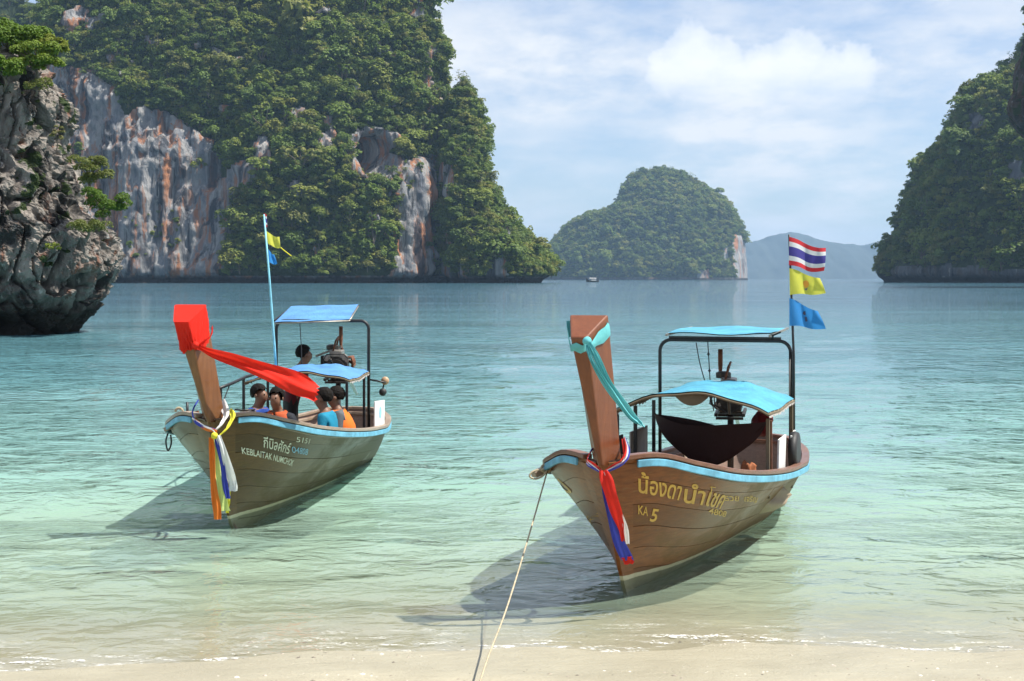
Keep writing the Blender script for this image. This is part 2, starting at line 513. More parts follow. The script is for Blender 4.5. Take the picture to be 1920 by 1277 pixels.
at_.data.foreach_set('value', np.clip(V[:, 2] - bed_z(V[:, 0], V[:, 1]), 0, 50).astype(np.float32))
o = bpy.data.objects.new('sea', me); COL.objects.link(o)
tag(o, 'clear shallow turquoise sea with small ripples', 'sea', kind='structure')

# ================================================================== limestone islands
def poly_in(px, py, poly):
    ins = np.zeros(px.shape, bool)
    n = len(poly)
    for i in range(n):
        x1, y1 = poly[i]; x2, y2 = poly[(i + 1) % n]
        if y1 == y2: continue
        c = ((y1 > py) != (y2 > py)) & (px < (x2 - x1) * (py - y1) / (y2 - y1) + x1)
        ins ^= c
    return ins

def karst(D, rows, left, right, ryf, ryb, nth, n=3.0, front_bias=1.6):
    """closed rock body: one ring for each level; rows are photo rows seen at distance D"""
    L, Rr, Yf, Yb = [np.interp(rows, [a[0] for a in q], [a[1] for a in q]) for q in (left, right, ryf, ryb)]
    xl, xr = (L - 960) / F * D, (Rr - 960) / F * D
    z = HC - (rows - HY) / F * D
    u = np.linspace(0, 1, nth, endpoint=False)
    th = -math.pi / 2 + 2 * math.pi * (u + 0.085 * front_bias * np.sin(2 * math.pi * u) * -1)   # denser on the seaward front
    th = -math.pi / 2 + 2 * math.pi * (u - 0.06 * np.sin(2 * math.pi * u))
    c, s = np.cos(th), np.sin(th)
    ex = 2.0 / n
    cc = np.sign(c) * np.abs(c) ** ex; ss = np.sign(s) * np.abs(s) ** ex
    X = (xl + xr)[:, None] / 2 + (xr - xl)[:, None] / 2 * cc[None]
    Y = D + np.where(ss[None] < 0, Yf[:, None], Yb[:, None]) * ss[None]
    Z = np.repeat(z[:, None], nth, 1)
    N = np.stack([np.repeat(c[None], len(z), 0), np.repeat(s[None], len(z), 0), np.zeros_like(X)], -1)
    return X, Y, Z, N

def ring_quads(m, k):
    i = np.arange(m - 1)[:, None] * k
    j = np.arange(k)[None, :]
    return np.stack([i + j, i + k + j, i + k + (j + 1) % k, i + (j + 1) % k], -1).reshape(-1, 4)

def closed(X, Y, Z):
    """verts and quads, top closed by a cap vertex ring collapsed to its centre"""
    m, k = X.shape
    top = np.stack([X[0].mean() + (X[0] - X[0].mean()) * 0.02, Y[0].mean() + (Y[0] - Y[0].mean()) * 0.02, np.full(k, Z[0].mean() + 0.02 * (Z[0].mean() - Z[-1].mean()))], -1)
    V = np.concatenate([top[None], np.stack([X, Y, Z], -1)], 0).reshape(-1, 3)
    return V, ring_quads(m + 1, k)

def smoothstep(a, b, x):
    t_ = np.clip((x - a) / (b - a), 0, 1); return t_ * t_ * (3 - 2 * t_)

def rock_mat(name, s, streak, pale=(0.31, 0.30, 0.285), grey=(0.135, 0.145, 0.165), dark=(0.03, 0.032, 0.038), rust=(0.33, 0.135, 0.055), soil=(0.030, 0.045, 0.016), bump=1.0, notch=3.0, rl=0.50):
    """limestone: s = metres of one feature, streak = how far stains are drawn down the face"""
    t = NT(name)
    v = t.pos((1 / s, 1 / s, 1 / (s * streak)))
    a = t.noise(v, 1.0, 7, 0.62, 0.4); b = t.noise(v, 0.42, 5, 0.6, 0.8); r = t.noise(v, 0.65, 5, 0.6, 0.6)
    c = t.mix(t.ramp(a, ((0.34, 0.0), (0.62, 1.0))), grey, pale)
    c = t.mix(t.ramp(r, ((rl, 0.0), (rl + 0.10, 0.9))), c, rust)
    c = t.mix(t.ramp(b, ((0.50, 0.0), (0.60, 0.92))), c, dark)
    w_ = t.ramp(t.noise(v, 1.9, 5, 0.6), ((0.62, 0.0), (0.70, 1.0)))
    c = t.mix(t.math('MULTIPLY', w_, 0.6), c, (0.50, 0.48, 0.445))
    vg = t.attr('veg')['Fac']
    vgn = t.ramp(t.math('ADD', vg, t.math('MULTIPLY', t.math('SUBTRACT', t.noise(t.pos(), 0.9 / s, 4, 0.6), 0.5), 0.9)), ((0.45, 0.0), (0.6, 1.0)))
    c = t.mix(vgn, c, soil)
    z = t.math('ADD', t.sep(t.pos())[2], t.math('MULTIPLY', t.noise(t.pos(), 0.8 / s, 3, 0.5), notch * 0.5))
    c = t.mix(t.ramp(t.math('DIVIDE', z, notch * 2), ((0.38, 1.0), (0.62, 0.0))), c, (0.024, 0.020, 0.016))   # tide-blackened foot
    h = t.math('ADD', t.noise(v, 2.6, 8, 0.68), t.math('MULTIPLY', t.vor(t.pos((1 / s, 1 / s, 0.5 / s)), 1.6), 0.6))
    m = t.done(t.pbsdf(c, 0.9, t.bump(h, 0.8, bump), Specular_IOR_Level=0.2))
    MATS[name] = m
    return m

def project(V):
    return 960 + F * V[:, 0] / V[:, 1], HY + F * (HC - V[:, 2]) / V[:, 1]

def island(name, V, Q, mat, veg, label, smooth=True):
    me = quick_mesh(name, V, Q, mat, smooth)
    a = me.attributes.new('veg', 'FLOAT', 'POINT'); a.data.foreach_set('value', veg.astype(np.float32))
    o = bpy.data.objects.new(name, me); COL.objects.link(o)
    tag(o, label, 'cliff', kind='structure')
    return o

# ---- foliage prototypes (kept out of the scene, used by the forests and the single trees)
def leaf_mat(name, dark, mid, light, hue=None):
    t = NT(name)
    tn = t.attr('tint', 'INSTANCER')['Fac']
    oi = t.n('ShaderNodeObjectInfo')
    rnd = t.math('FRACT', t.math('ADD', tn, oi.outputs['Random']))
    c = t.ramp(rnd, ((0.0, dark), (0.35, mid), (0.7, light), (0.86, (light[0] * 1.2, light[1] * 0.95, light[2])), (0.93, (light[0] * 0.95, light[0] * 0.85, light[2] * 1.3)), (1.0, (mid[0] * 1.3, mid[0] * 1.2, mid[2] * 2.0))))
    c = t.mix(t.noise(t.pos(obj=True), 0.55, 3, 0.6), c, tuple(x * 0.55 for x in mid), 'MIX')
    b = t.n('ShaderNodeBsdfTranslucent'); t.put(b.inputs['Color'], t.mix(0.5, c, (0.10, 0.16, 0.02)))
    a = t.pbsdf(c, 0.55, None, Specular_IOR_Level=0.3)
    m = t.n('ShaderNodeMixShader'); m.inputs[0].default_value = 0.42
    t.put(m.inputs[1], a); t.put(m.inputs[2], b.outputs[0])
    MATS[name] = t.done(m.outputs[0])
    return MATS[name]
M_leaf = leaf_mat('forest_leaf', (0.092, 0.152, 0.032), (0.185, 0.272, 0.042), (0.33, 0.38, 0.065))
M_leaf_near = leaf_mat('shrub_leaf', (0.09, 0.17, 0.02), (0.17, 0.28, 0.03), (0.28, 0.36, 0.05))
M_leaf_dry = leaf_mat('dry_leaf', (0.11, 0.14, 0.035), (0.20, 0.23, 0.055), (0.31, 0.30, 0.085))
M_bark = plain('bark', (0.16, 0.125, 0.09), 0.9, 0.35, 3)

def leaves(n, lobes, size, seed, up=0.55, flat=0.8):
    """n leaf sprays spread over the outer parts of some lobes; each spray a bent four-point blade pair"""
    rs = np.random.RandomState(seed)
    lob = np.array(lobes)                                    # x y z rx ry rz
    wgt = (lob[:, 3] * lob[:, 4]) ** 1.0; k = rs.choice(len(lob), n, p=wgt / wgt.sum())
    d = rs.normal(size=(n, 3)); d /= np.linalg.norm(d, axis=1)[:, None]
    d[:, 2] = np.where(d[:, 2] < -0.35, -d[:, 2], d[:, 2])
    r = rs.uniform(0.55, 1.05, n) ** 0.6
    C = lob[k, :3] + d * lob[k, 3:] * r[:, None]
    N = d * (1 - up) + np.array([0, 0, up]) + rs.normal(size=(n, 3)) * 0.35
    N /= np.linalg.norm(N, axis=1)[:, None]
    A = np.cross(N, rs.normal(size=(n, 3))); A /= np.linalg.norm(A, axis=1)[:, None]
    B = np.cross(N, A)
    s = (size * rs.uniform(0.6, 1.35, n))[:, None]
    bend = N * s * 0.28
    V = np.stack([C - A * s, C - B * s * flat - bend * 0.4, C + A * s * 0.95 - bend, C + B * s * flat * 0.9, C + bend * 0.5 + (A - B) * s * 0.1], 1)
    base = np.arange(n)[:, None] * 5
    T = np.concatenate([base + np.array([[0, 1, 4]]), base + np.array([[1, 2, 4]]), base + np.array([[2, 3, 4]]), base + np.array([[3, 0, 4]])], 0)
    return V.reshape(-1, 3), T

protos = bpy.data.collections.new('tree_kinds')
CROWNS = []
KINDS_ = [(440, 0.105, 0.75, 9, 1.0), (620, 0.082, 0.75, 11, 1.0), (300, 0.14, 0.7, 7, 0.9), (520, 0.09, 1.1, 8, 0.7), (420, 0.105, 0.4, 10, 1.25), (190, 0.10, 0.9, 8, 1.0), (480, 0.095, 0.85, 8, 0.85), (110, 0.085, 1.1, 7, 0.85), (560, 0.085, 0.6, 13, 1.1)]
NK = len(KINDS_)
for k, (nl_, ls_, hz_, nlob, wd_) in enumerate(KINDS_):
    rs = random.Random(40 + k)
    lobes = []
    for i in range(nlob):
        a = rs.uniform(0, 6.28); q = rs.uniform(0.1, 0.66) * wd_; s = rs.uniform(0.22, 0.50) * (0.7 + 0.3 * wd_)
        lobes.append((q * math.cos(a), q * math.sin(a), rs.uniform(-0.15, 1.0) * hz_ * (1 - 0.5 * q), s, s, s * rs.uniform(0.65, 1.0)))
    V, T = leaves(nl_, lobes, ls_, 90 + k)
    if nl_ < 200:                                  # thin crowns let bare limbs show
        tw = MB()
        for l in lobes: tw.tube([(0, 0, -0.5), (l[0] * 0.4, l[1] * 0.4, l[2] * 0.4), l[:3], (l[0] * 1.3, l[1] * 1.3, l[2] + 0.25)], lambda q: 0.03 * (1 - 0.8 * q), 4, cap=False)
        tv = np.array([tuple(p) for p in tw.v]); tq = np.array(tw.f)
        tt_ = np.concatenate([tq[:, [0, 1, 2]], tq[:, [0, 2, 3]]], 0) + len(V)
        V = np.concatenate([V, tv], 0); nleaf_f = len(T); T = np.concatenate([T, tt_], 0)
    me = quick_mesh('crown', V, T, M_leaf, smooth=False)
    if nl_ < 200:
        me.materials.append(M_bark)
        mi = np.zeros(len(T), np.int32); mi[nleaf_f:] = 1; me.polygons.foreach_set('material_index', mi)
    CROWNS.append(me)
    po = bpy.data.objects.new('crown_kind', me)
    protos.objects.link(po)

ng = bpy.data.node_groups.new('forest_scatter', 'GeometryNodeTree')
ng.interface.new_socket('Geometry', in_out='INPUT', socket_type='NodeSocketGeometry')
ng.interface.new_socket('Geometry', in_out='OUTPUT', socket_type='NodeSocketGeometry')
gi, go = ng.nodes.new('NodeGroupInput'), ng.nodes.new('NodeGroupOutput')
ip = ng.nodes.new('GeometryNodeInstanceOnPoints')
ci = ng.nodes.new('GeometryNodeCollectionInfo')
ci.inputs['Collection'].default_value = protos; ci.inputs['Separate Children'].default_value = True; ci.inputs['Reset Children'].default_value = True
def named(a, typ):
    n = ng.nodes.new('GeometryNodeInputNamedAttribute'); n.data_type = typ; n.inputs['Name'].default_value = a
    return [q for q in n.outputs if q.enabled and q.name == 'Attribute'][0]
ng.links.new(gi.outputs[0], ip.inputs['Points'])
ng.links.new(ci.outputs[0], ip.inputs['Instance'])
ip.inputs['Pick Instance'].default_value = True
ng.links.new(named('pick', 'INT'), ip.inputs['Instance Index'])
ng.links.new(named('rot', 'FLOAT_VECTOR'), ip.inputs['Rotation'])
ng.links.new(named('scl', 'FLOAT_VECTOR'), ip.inputs['Scale'])
ng.links.new(ip.outputs[0], go.inputs[0])

def pick_spots(V, Q, veg, n, seed, pxr=(-60, 1980), back=-0.15, floor=2.0):
    """random spots on the seaward side of a rock where plants grow"""
    rs = np.random.RandomState(seed)
    a, b, c, d = [V[Q[:, i]] for i in range(4)]
    nn = np.cross(c - a, d - b); ar = np.linalg.norm(nn, axis=1) / 2 + 1e-9
    nn = nn / (2 * ar[:, None])
    ctr = (a + b + c + d) / 4
    if ((nn * (ctr - ctr.mean(0))).sum(1)).mean() < 0: nn = -nn
    view = np.array([0, 0, HC]) - ctr; view /= np.linalg.norm(view, axis=1)[:, None]
    px, py = project(ctr)
    ok = ((nn * view).sum(1) > back) & (px > pxr[0]) & (px < pxr[1]) & (py > -70) & (ctr[:, 2] > floor) & (veg[Q].mean(1) > 0.5)
    wgt = np.where(ok, ar, 0); k = rs.choice(len(Q), n, p=wgt / wgt.sum())
    u, v = rs.uniform(size=(2, n))
    p = (a[k] * ((1 - u) * (1 - v))[:, None] + b[k] * ((1 - u) * v)[:, None] + c[k] * (u * v)[:, None] + d[k] * (u * (1 - v))[:, None])
    return p, nn[k], rs

def forest(name, V, Q, veg, n, size, seed, label, pxr=(-60, 1980), out=0.3, floor=2.0, keep=None):
    p, nn, rs = pick_spots(V, Q, veg, n, seed, pxr, floor=floor)
    s = size * np.exp(rs.normal(-0.08, 0.42, n))
    dens = pnoise(p[:, 0] / (size * 5), p[:, 1] / (size * 5), p[:, 2] / (size * 5))
    s = s * (1 + 0.35 * dens)
    s = np.minimum(s, np.maximum(p[:, 2] * 0.75, size * 0.35))
    p = p + nn * (s * out)[:, None]
    p[:, 2] += 0.05 * s
    if keep is not None: m = keep(p); p, s = p[m], s[m]; n = len(p)
    me = bpy.data.meshes.new(name)
    me.vertices.add(n); me.vertices.foreach_set('co', p.astype(np.float32).ravel())
    def att(nm, typ, val, key='value'):
        a = me.attributes.new(nm, typ, 'POINT'); a.data.foreach_set(key, val.ravel())
    att('pick', 'INT', rs.choice(NK, n, p=[0.12, 0.16, 0.10, 0.12, 0.12, 0.10, 0.12, 0.07, 0.09]).astype(np.int32))
    rot = np.zeros((n, 3), np.float32); rot[:, 2] = rs.uniform(0, 6.28, n); rot[:, :2] = rs.normal(0, 0.15, (n, 2))
    att('rot', 'FLOAT_VECTOR', rot, 'vector')
    sc = np.stack([s, s * rs.uniform(0.85, 1.15, n), s * rs.uniform(0.75, 1.25, n)], -1).astype(np.float32)
    att('scl', 'FLOAT_VECTOR', sc, 'vector')
    tint = np.clip(0.42 + 0.30 * pnoise(p[:, 0] / (size * 7), p[:, 1] / (size * 7), p[:, 2] / (size * 7) + 3) + rs.normal(0, 0.22, n), 0, 0.99)
    att('tint', 'FLOAT', tint.astype(np.float32))
    o = bpy.data.objects.new(name, me); COL.objects.link(o)
    md = o.modifiers.new('scatter', 'NODES'); md.node_group = ng
    tag(o, label, 'forest', kind='stuff')
    return o

# ---- the big cliff on the left
def relief(X, Y, Z, N, A, L, streak, seed, flute=0.3):
    so = seed * 13.7
    d = A * fbm(X / L + so, Y / L, Z / (L * 1.3), 5, 0.52)
    d += A * flute * ridged(X / (L * 0.28) + so, Y / (L * 0.28), Z / (L * 0.28 * streak), 4, 0.55)
    return d

M_cliff = rock_mat('cliff_limestone', 3.6, 14.0, bump=1.6, notch=4.6)
def notch_in(Z, N, X, Y, hgt, amt):
    k = amt * np.exp(-((Z - hgt * 0.25) / hgt) ** 2)
    return X - N[..., 0] * k, Y - N[..., 1] * k

rows = np.concatenate([np.linspace(-170, 505, 190), np.linspace(508, 534, 16)])
X, Y, Z, N = karst(872, rows, [(-170, 330), (-60, 185), (0, 112), (60, 98), (160, 95), (300, 60), (534, 40)],
                   [(-170, 644), (-60, 749), (0, 781), (50, 792), (80, 810), (110, 822), (175, 820), (230, 816), (300, 820), (400, 834), (470, 850), (534, 856)],
                   [(-170, 4), (0, 16), (120, 34), (200, 48), (330, 66), (534, 76)], [(-170, 30), (534, 80)], 420, n=3.0)
px0, py0 = 960 + F * X / Y, HY + F * (HC - Z) / Y
d = relief(X, Y, Z, N, 8.0, 46.0, 6.0, 1, 0.22)
jx, jy = px0 + 10 * fbm(X / 9, Z / 9, Y / 9, 3), py0 + 12 * fbm(X / 9 + 50, Z / 9, Y / 9, 3)
wall = [(60, 120), (170, 128), (215, 165), (228, 212), (270, 200), (330, 225), (398, 262), (410, 330), (470, 300), (505, 262), (512, 300), (470, 340), (436, 372), (424, 470), (412, 540), (60, 540)]
strip = [(738, 300), (818, 292), (826, 350), (816, 440), (812, 540), (744, 540), (748, 440)]
cave = [(652, 252), (700, 236), (750, 252), (754, 330), (712, 345), (690, 340), (652, 330)]
upper = [(790, 88), (804, 94), (810, 150), (820, 198), (806, 206), (794, 180)]
small = [[(480, 268), (506, 262), (512, 300), (490, 318)], [(590, 268), (622, 240), (632, 262), (610, 282)], [(612, 215), (622, 218), (618, 250), (608, 240)], [(690, 60), (700, 60), (704, 90), (694, 95)], [(730, 490), (760, 470), (760, 530), (720, 525)]]
rock = poly_in(jx, jy, wall) | poly_in(jx, jy, strip) | poly_in(jx, jy, cave) | poly_in(jx, jy, upper)
for q in small: rock |= poly_in(jx, jy, q)
rock |= (fbm(X / 13 + 7, Y / 13, Z / 20, 3) > 0.62) & (Z > 8)
# the hollow and the bare wall lie back behind the wooded buttresses
hol = np.exp(-(((px0 - 705) / 34) ** 2 + ((py0 - 292) / 36) ** 2) ** 2)
d = d - 42 * hol
d = d - 9 * smoothstep(470, 400, px0) * smoothstep(150, 230, py0) + 5 * smoothstep(480, 560, px0) * smoothstep(330, 420, py0) * smoothstep(760, 700, px0)
d = d + 5 * np.exp(-((px0 - 782) / 26) ** 2) * smoothstep(280, 330, py0)
d = d + 2.6 * rock * ridged(X / 5.5, Y / 5.5, Z / 70, 4)
X = X + N[..., 0] * d; Y = Y + N[..., 1] * d
X, Y = notch_in(Z, N, X, Y, 3.5, 5.0)
V, Q = closed(X, Y, Z)
veg = np.concatenate([np.ones((1, X.shape[1])), np.where(rock | (Z < 4.0), 0.0, 1.0)], 0).ravel()
main_cliff = (V, Q, veg)
island('main_cliff', V, Q, M_cliff, veg, 'tall limestone cliff with orange streaked bare wall')
forest('cliff_forest', V, Q, veg, 5000, 3.7, 3, 'dense green forest clinging to the tall streaked cliff', out=0.25, floor=5)
# sparse scrub on the bare wall
fringe = np.concatenate([np.zeros((1, X.shape[1])), (rock & (fbm(X / 22, Y / 22, Z / 22, 3) > 0.32) & (Z > 8) & (hol < 0.3)).astype(float)], 0).ravel()
forest('wall_scrub', V, Q, fringe, 90, 2.0, 31, 'scattered scrub rooted on the bare orange wall', out=0.2, floor=6)

# ---- its lower shoulder running out to the point
rows = np.concatenate([np.linspace(164, 505, 130), np.linspace(508, 534, 14)])
X, Y, Z, N = karst(862, rows, [(164, 866), (185, 850), (300, 838), (420, 834), (534, 826)],
                   [(164, 874), (185, 887), (230, 891), (300, 898), (350, 909), (400, 925), (430, 950), (445, 973), (470, 996), (490, 1016), (502, 1024), (510, 1026), (520, 1024), (534, 1016)],
                   [(164, 8), (300, 34), (430, 50), (534, 56)], [(164, 10), (534, 60)], 300, n=2.6)
px0, py0 = 960 + F * X / Y, HY + F * (HC - Z) / Y
d = relief(X, Y, Z, N, 5.0, 34.0, 6.0, 2, 0.2) * smoothstep(164, 260, py0)
jx, jy = px0 + 7 * fbm(X / 9, Z / 9, Y / 9, 3), py0 + 10 * fbm(X / 9 + 50, Z / 9, Y / 9, 3)
rock = poly_in(jx, jy, [(898, 225), (925, 225), (930, 350), (905, 345)])
for q in ([(815, 485), (845, 480), (850, 530), (810, 530)], [(860, 492), (876, 488), (878, 525), (858, 525)], [(912, 490), (950, 484), (955, 520), (915, 525)], [(840, 300), (850, 290), (852, 360), (838, 372)]):
    rock |= poly_in(jx, jy, q)
rock |= (fbm(X / 12 + 3, Y / 12, Z / 18, 3) > 0.62) & (Z > 8)
X = X + N[..., 0] * d; Y = Y + N[..., 1] * d
X, Y = notch_in(Z, N, X, Y, 3.0, 4.5)
V, Q = closed(X, Y, Z)
veg = np.concatenate([np.ones((1, X.shape[1])), np.where(rock | (Z < 3.5), 0.0, 1.0)], 0).ravel()
shoulder = (V, Q, veg)
island('cliff_shoulder', V, Q, M_cliff, veg, 'lower wooded shoulder of the cliff ending in a point')
forest('shoulder_forest', V, Q, veg, 2300, 3.1, 4, 'green forest on the lower shoulder beside the tall cliff', out=0.2, floor=4)

# ---- ridge behind, top left
rows = np.linspace(2, 534, 70)
X, Y, Z, N = karst(1050, rows, [(2, -120), (60, -300), (534, -500)], [(2, 40), (14, 88), (40, 120), (200, 180), (534, 260)], [(2, 10), (534, 60)], [(2, 10), (534, 60)], 160, n=2.4)
d = relief(X, Y, Z, N, 6.0, 40.0, 5.0, 3, 0.2); X = X + N[..., 0] * d; Y = Y + N[..., 1] * d
V, Q = closed(X, Y, Z); veg = np.ones(len(V))
island('back_ridge', V, Q, M_cliff, veg, 'dark wooded ridge behind the streaked cliff')
forest('ridge_forest', V, Q, veg, 700, 4.0, 5, 'shaded forest on the ridge behind the streaked cliff', out=0.2, pxr=(-60, 260))

# ---- round wooded island in the middle distance
rows = np.concatenate([np.linspace(322, 515, 110), np.linspace(516, 526, 6)])
X, Y, Z, N = karst(2950, rows, [(322, 1222), (330, 1192), (342, 1176), (360, 1165), (388, 1156), (399, 1142), (404, 1100), (414, 1082), (432, 1062), (452, 1046), (472, 1024), (495, 1005), (526, 1000)],
                   [(322, 1252), (328, 1280), (347, 1310), (372, 1346), (400, 1371), (432, 1388), (452, 1394), (490, 1396), (526, 1397)],
                   [(322, 15), (400, 110), (526, 170)], [(322, 15), (526, 170)], 300, n=2.2)
px0, py0 = 960 + F * X / Y, HY + F * (HC - Z) / Y
d = relief(X, Y, Z, N, 12.0, 95.0, 4.0, 4, 0.15) * smoothstep(320, 380, py0) * (0.25 + 0.75 * np.abs(N[..., 1]))
jx, jy = px0 + 4 * fbm(X / 30, Z / 30, Y / 30, 3), py0 + 5 * fbm(X / 30 + 50, Z / 30, Y / 30, 3)
rock = poly_in(jx, jy, [(1374, 440), (1390, 440), (1402, 470), (1402, 528), (1385, 528), (1372, 490)]) | poly_in(jx, jy, [(1354, 468), (1366, 462), (1364, 490), (1356, 496)]) | poly_in(jx, jy, [(1305, 508), (1324, 506), (1326, 528), (1304, 528)])
X = X + N[..., 0] * d; Y = Y + N[..., 1] * d
V, Q = closed(X, Y, Z)
veg = np.concatenate([np.ones((1, X.shape[1])), np.where(rock | (Z < 3.5), 0.0, 1.0)], 0).ravel()
M_far = rock_mat('island_limestone', 16.0, 3.0, bump=3.0, notch=4.0)
island('round_island', V, Q, M_far, veg, 'round wooded limestone island far across the water')
forest('round_island_forest', V, Q, veg, 7000, 5.0, 6, 'forest covering the round island far across the water', out=0.2, floor=4)

# ---- steep island on the right
rows = np.concatenate([np.linspace(-140, 505, 170), np.linspace(508, 534, 14)])
X, Y, Z, N = karst(940, rows, [(-140, 2060), (0, 1985), (60, 1950), (88, 1926), (128, 1902), (152, 1864), (170, 1840), (208, 1806), (244, 1781), (282, 1757), (302, 1745), (325, 1741), (372, 1722), (402, 1702), (432, 1696), (462, 1684), (492, 1672), (506, 1664), (515, 1662), (534, 1668)],
                   [(-140, 2300), (534, 2500)], [(-140, 60), (330, 130), (534, 150)], [(-140, 60), (534, 120)], 420, n=2.0)
px0, py0 = 960 + F * X / Y, HY + F * (HC - Z) / Y
d = relief(X, Y, Z, N, 7.0, 38.0, 5.0, 5, 0.2)
jx, jy = px0 + 8 * fbm(X / 9, Z / 9, Y / 9, 3), py0 + 8 * fbm(X / 9 + 50, Z / 9, Y / 9, 3)
rock = poly_in(jx, jy, [(1815, 218), (1850, 212), (1862, 240), (1830, 248)]) | poly_in(jx, jy, [(1895, 310), (1925, 300), (1930, 345), (1905, 340)]) | poly_in(jx, jy, [(1690, 500), (1780, 496), (1860, 506), (1940, 506), (1940, 534), (1660, 534)])
X = X + N[..., 0] * d; Y = Y + N[..., 1] * d
X, Y = notch_in(Z, N, X, Y, 3.0, 4.0)
V, Q = closed(X, Y, Z)
veg = np.concatenate([np.ones((1, X.shape[1])), np.where(rock | (Z < 4), 0.0, 1.0)], 0).ravel()
right_isl = (V, Q, veg)
island('steep_island', V, Q, rock_mat('shaded_slate_limestone', 5.0, 5.0, pale=(0.13, 0.135, 0.145), grey=(0.075, 0.08, 0.09), dark=(0.025, 0.027, 0.032), rust=(0.09, 0.075, 0.06), bump=1.6, notch=4.6), veg, 'steep wooded island with a shaded slope at the picture edge')  # the slope's shade is painted in with a darker set of rock colours
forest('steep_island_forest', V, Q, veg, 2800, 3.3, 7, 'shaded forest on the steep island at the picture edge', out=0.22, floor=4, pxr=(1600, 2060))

# ---- hills on the horizon
xs = np.linspace(1180, 1960, 240)
sk = np.interp(xs, [1180, 1300, 1395, 1420, 1445, 1465, 1485, 1510, 1540, 1580, 1620, 1640, 1700, 1800, 1960], [500, 470, 456, 451, 443, 437, 435, 440, 450, 457, 460, 456, 462, 470, 490]) + 1.6 * fbm(xs / 14, 0.5, 0.2, 3)
t = NT('hill_woods'); M_hill = t.done(t.pbsdf(t.mix(t.noise(t.pos(), 0.012, 6, 0.6), (0.012, 0.024, 0.020), (0.026, 0.040, 0.030)), 0.9))
Dh = 8200.0; rowsH = []
for k, f in enumerate(np.concatenate([np.linspace(0, 1, 14), np.linspace(0.9, 0, 5)])):
    dd = Dh - 700 * (1 - f) if k < 14 else Dh + 700 * (1 - f)
    zz_ = (HC - (sk - HY) / F * Dh) * f ** 0.8 - 4 * (f == 0)
    yv = dd + 60 * fbm(xs / 40, f * 3, 1.5, 3) * (0 < f < 1)
    rowsH.append(np.stack([(xs - 960) / F * Dh, yv, zz_], -1))
A = np.array(rowsH); m_, k_ = A.shape[:2]
i = np.arange(m_ - 1)[:, None] * k_ + np.arange(k_ - 1)[None, :]
me = quick_mesh('far_hills', A.reshape(-1, 3), np.stack([i, i + 1, i + 1 + k_, i + k_], -1).reshape(-1, 4), M_hill)
o = bpy.data.objects.new('far_hills', me); COL.objects.link(o); tag(o, 'low blue hills on the horizon', 'hills', kind='structure')

# ---- the near rock on the left: pitted, undercut limestone
def near_rock_relief(X, Y, Z, N, s, seed):
    so = seed * 7.1
    wx = X + 0.8 * s * pnoise(X / (2 * s), Y / (2 * s), Z / (2 * s) + so); wz = Z + 0.8 * s * pnoise(X / (2 * s) + 9, Y / (2 * s), Z / (2 * s) + so)
    d = 0.62 * s * fbm(wx / (2.6 * s) + so, Y / (2.6 * s), wz / (3.4 * s), 5, 0.5)
    d += 0.42 * s * ridged(wx / (1.7 * s), Y / (1.7 * s) + so, wz / (3.6 * s), 4, 0.5) - 0.25 * s
    hol = pnoise(wx / (1.0 * s) + 5, Y / (1.0 * s) + so, wz / (2.3 * s))
    d -= 1.1 * s * smoothstep(0.22, 0.55, hol)
    cl_ = 1 - np.abs(pnoise(wx / (0.85 * s) + 3, Y / (0.85 * s) + so, wz / (4.2 * s)))
    d -= 0.75 * s * smoothstep(0.88, 0.985, cl_)
    hol2 = pnoise(wx / (0.42 * s) + 15, Y / (0.42 * s) + so, wz / (0.8 * s))
    d -= 0.30 * s * smoothstep(0.25, 0.5, hol2)
    d += 0.15 * s * ridged(X / (0.42 * s), Y / (0.42 * s), Z / (0.9 * s), 4, 0.62)
    return d
M_near = rock_mat('near_limestone', 0.7, 2.2, pale=(0.275, 0.245, 0.215), grey=(0.115, 0.102, 0.092), dark=(0.022, 0.021, 0.021), rust=(0.17, 0.075, 0.045), bump=0.16, notch=1.9, rl=0.55)
rows = np.concatenate([np.linspace(95, 600, 290), np.linspace(602, 650, 24)])
X, Y, Z, N = karst(70, rows, [(95, -560), (650, -560)],
                   [(95, 18), (120, 48), (150, 74), (175, 90), (195, 102), (225, 102), (255, 86), (285, 90), (320, 106), (350, 120), (390, 133), (418, 156), (432, 190), (448, 200), (478, 200), (505, 192), (530, 180), (555, 166), (580, 144), (602, 118), (622, 100), (650, 90)],
                   [(95, 1.6), (300, 3.6), (440, 4.6), (540, 4.0), (610, 2.8), (650, 2.4)], [(95, 6), (650, 8)], 560, n=2.6)
d = near_rock_relief(X, Y, Z, N, 1.0, 1)
X = X + N[..., 0] * d * 0.8; Y = Y + N[..., 1] * d; Z = Z + 0.12 * fbm(X * 1.4, Y * 1.4, Z * 1.4, 3)
V, Q = closed(X, Y, Z)
px1, py1 = project(V)
vg = (fbm(V[:, 0] / 1.2, V[:, 1] / 1.2, V[:, 2] / 1.2, 3) > 0.45) & (V[:, 2] > 3)
island('near_rock', V, Q, M_near, np.where(vg, 0.8, 0.0), 'pitted grey and rust limestone outcrop undercut at the waterline', False)
near_rock = (V, Q)

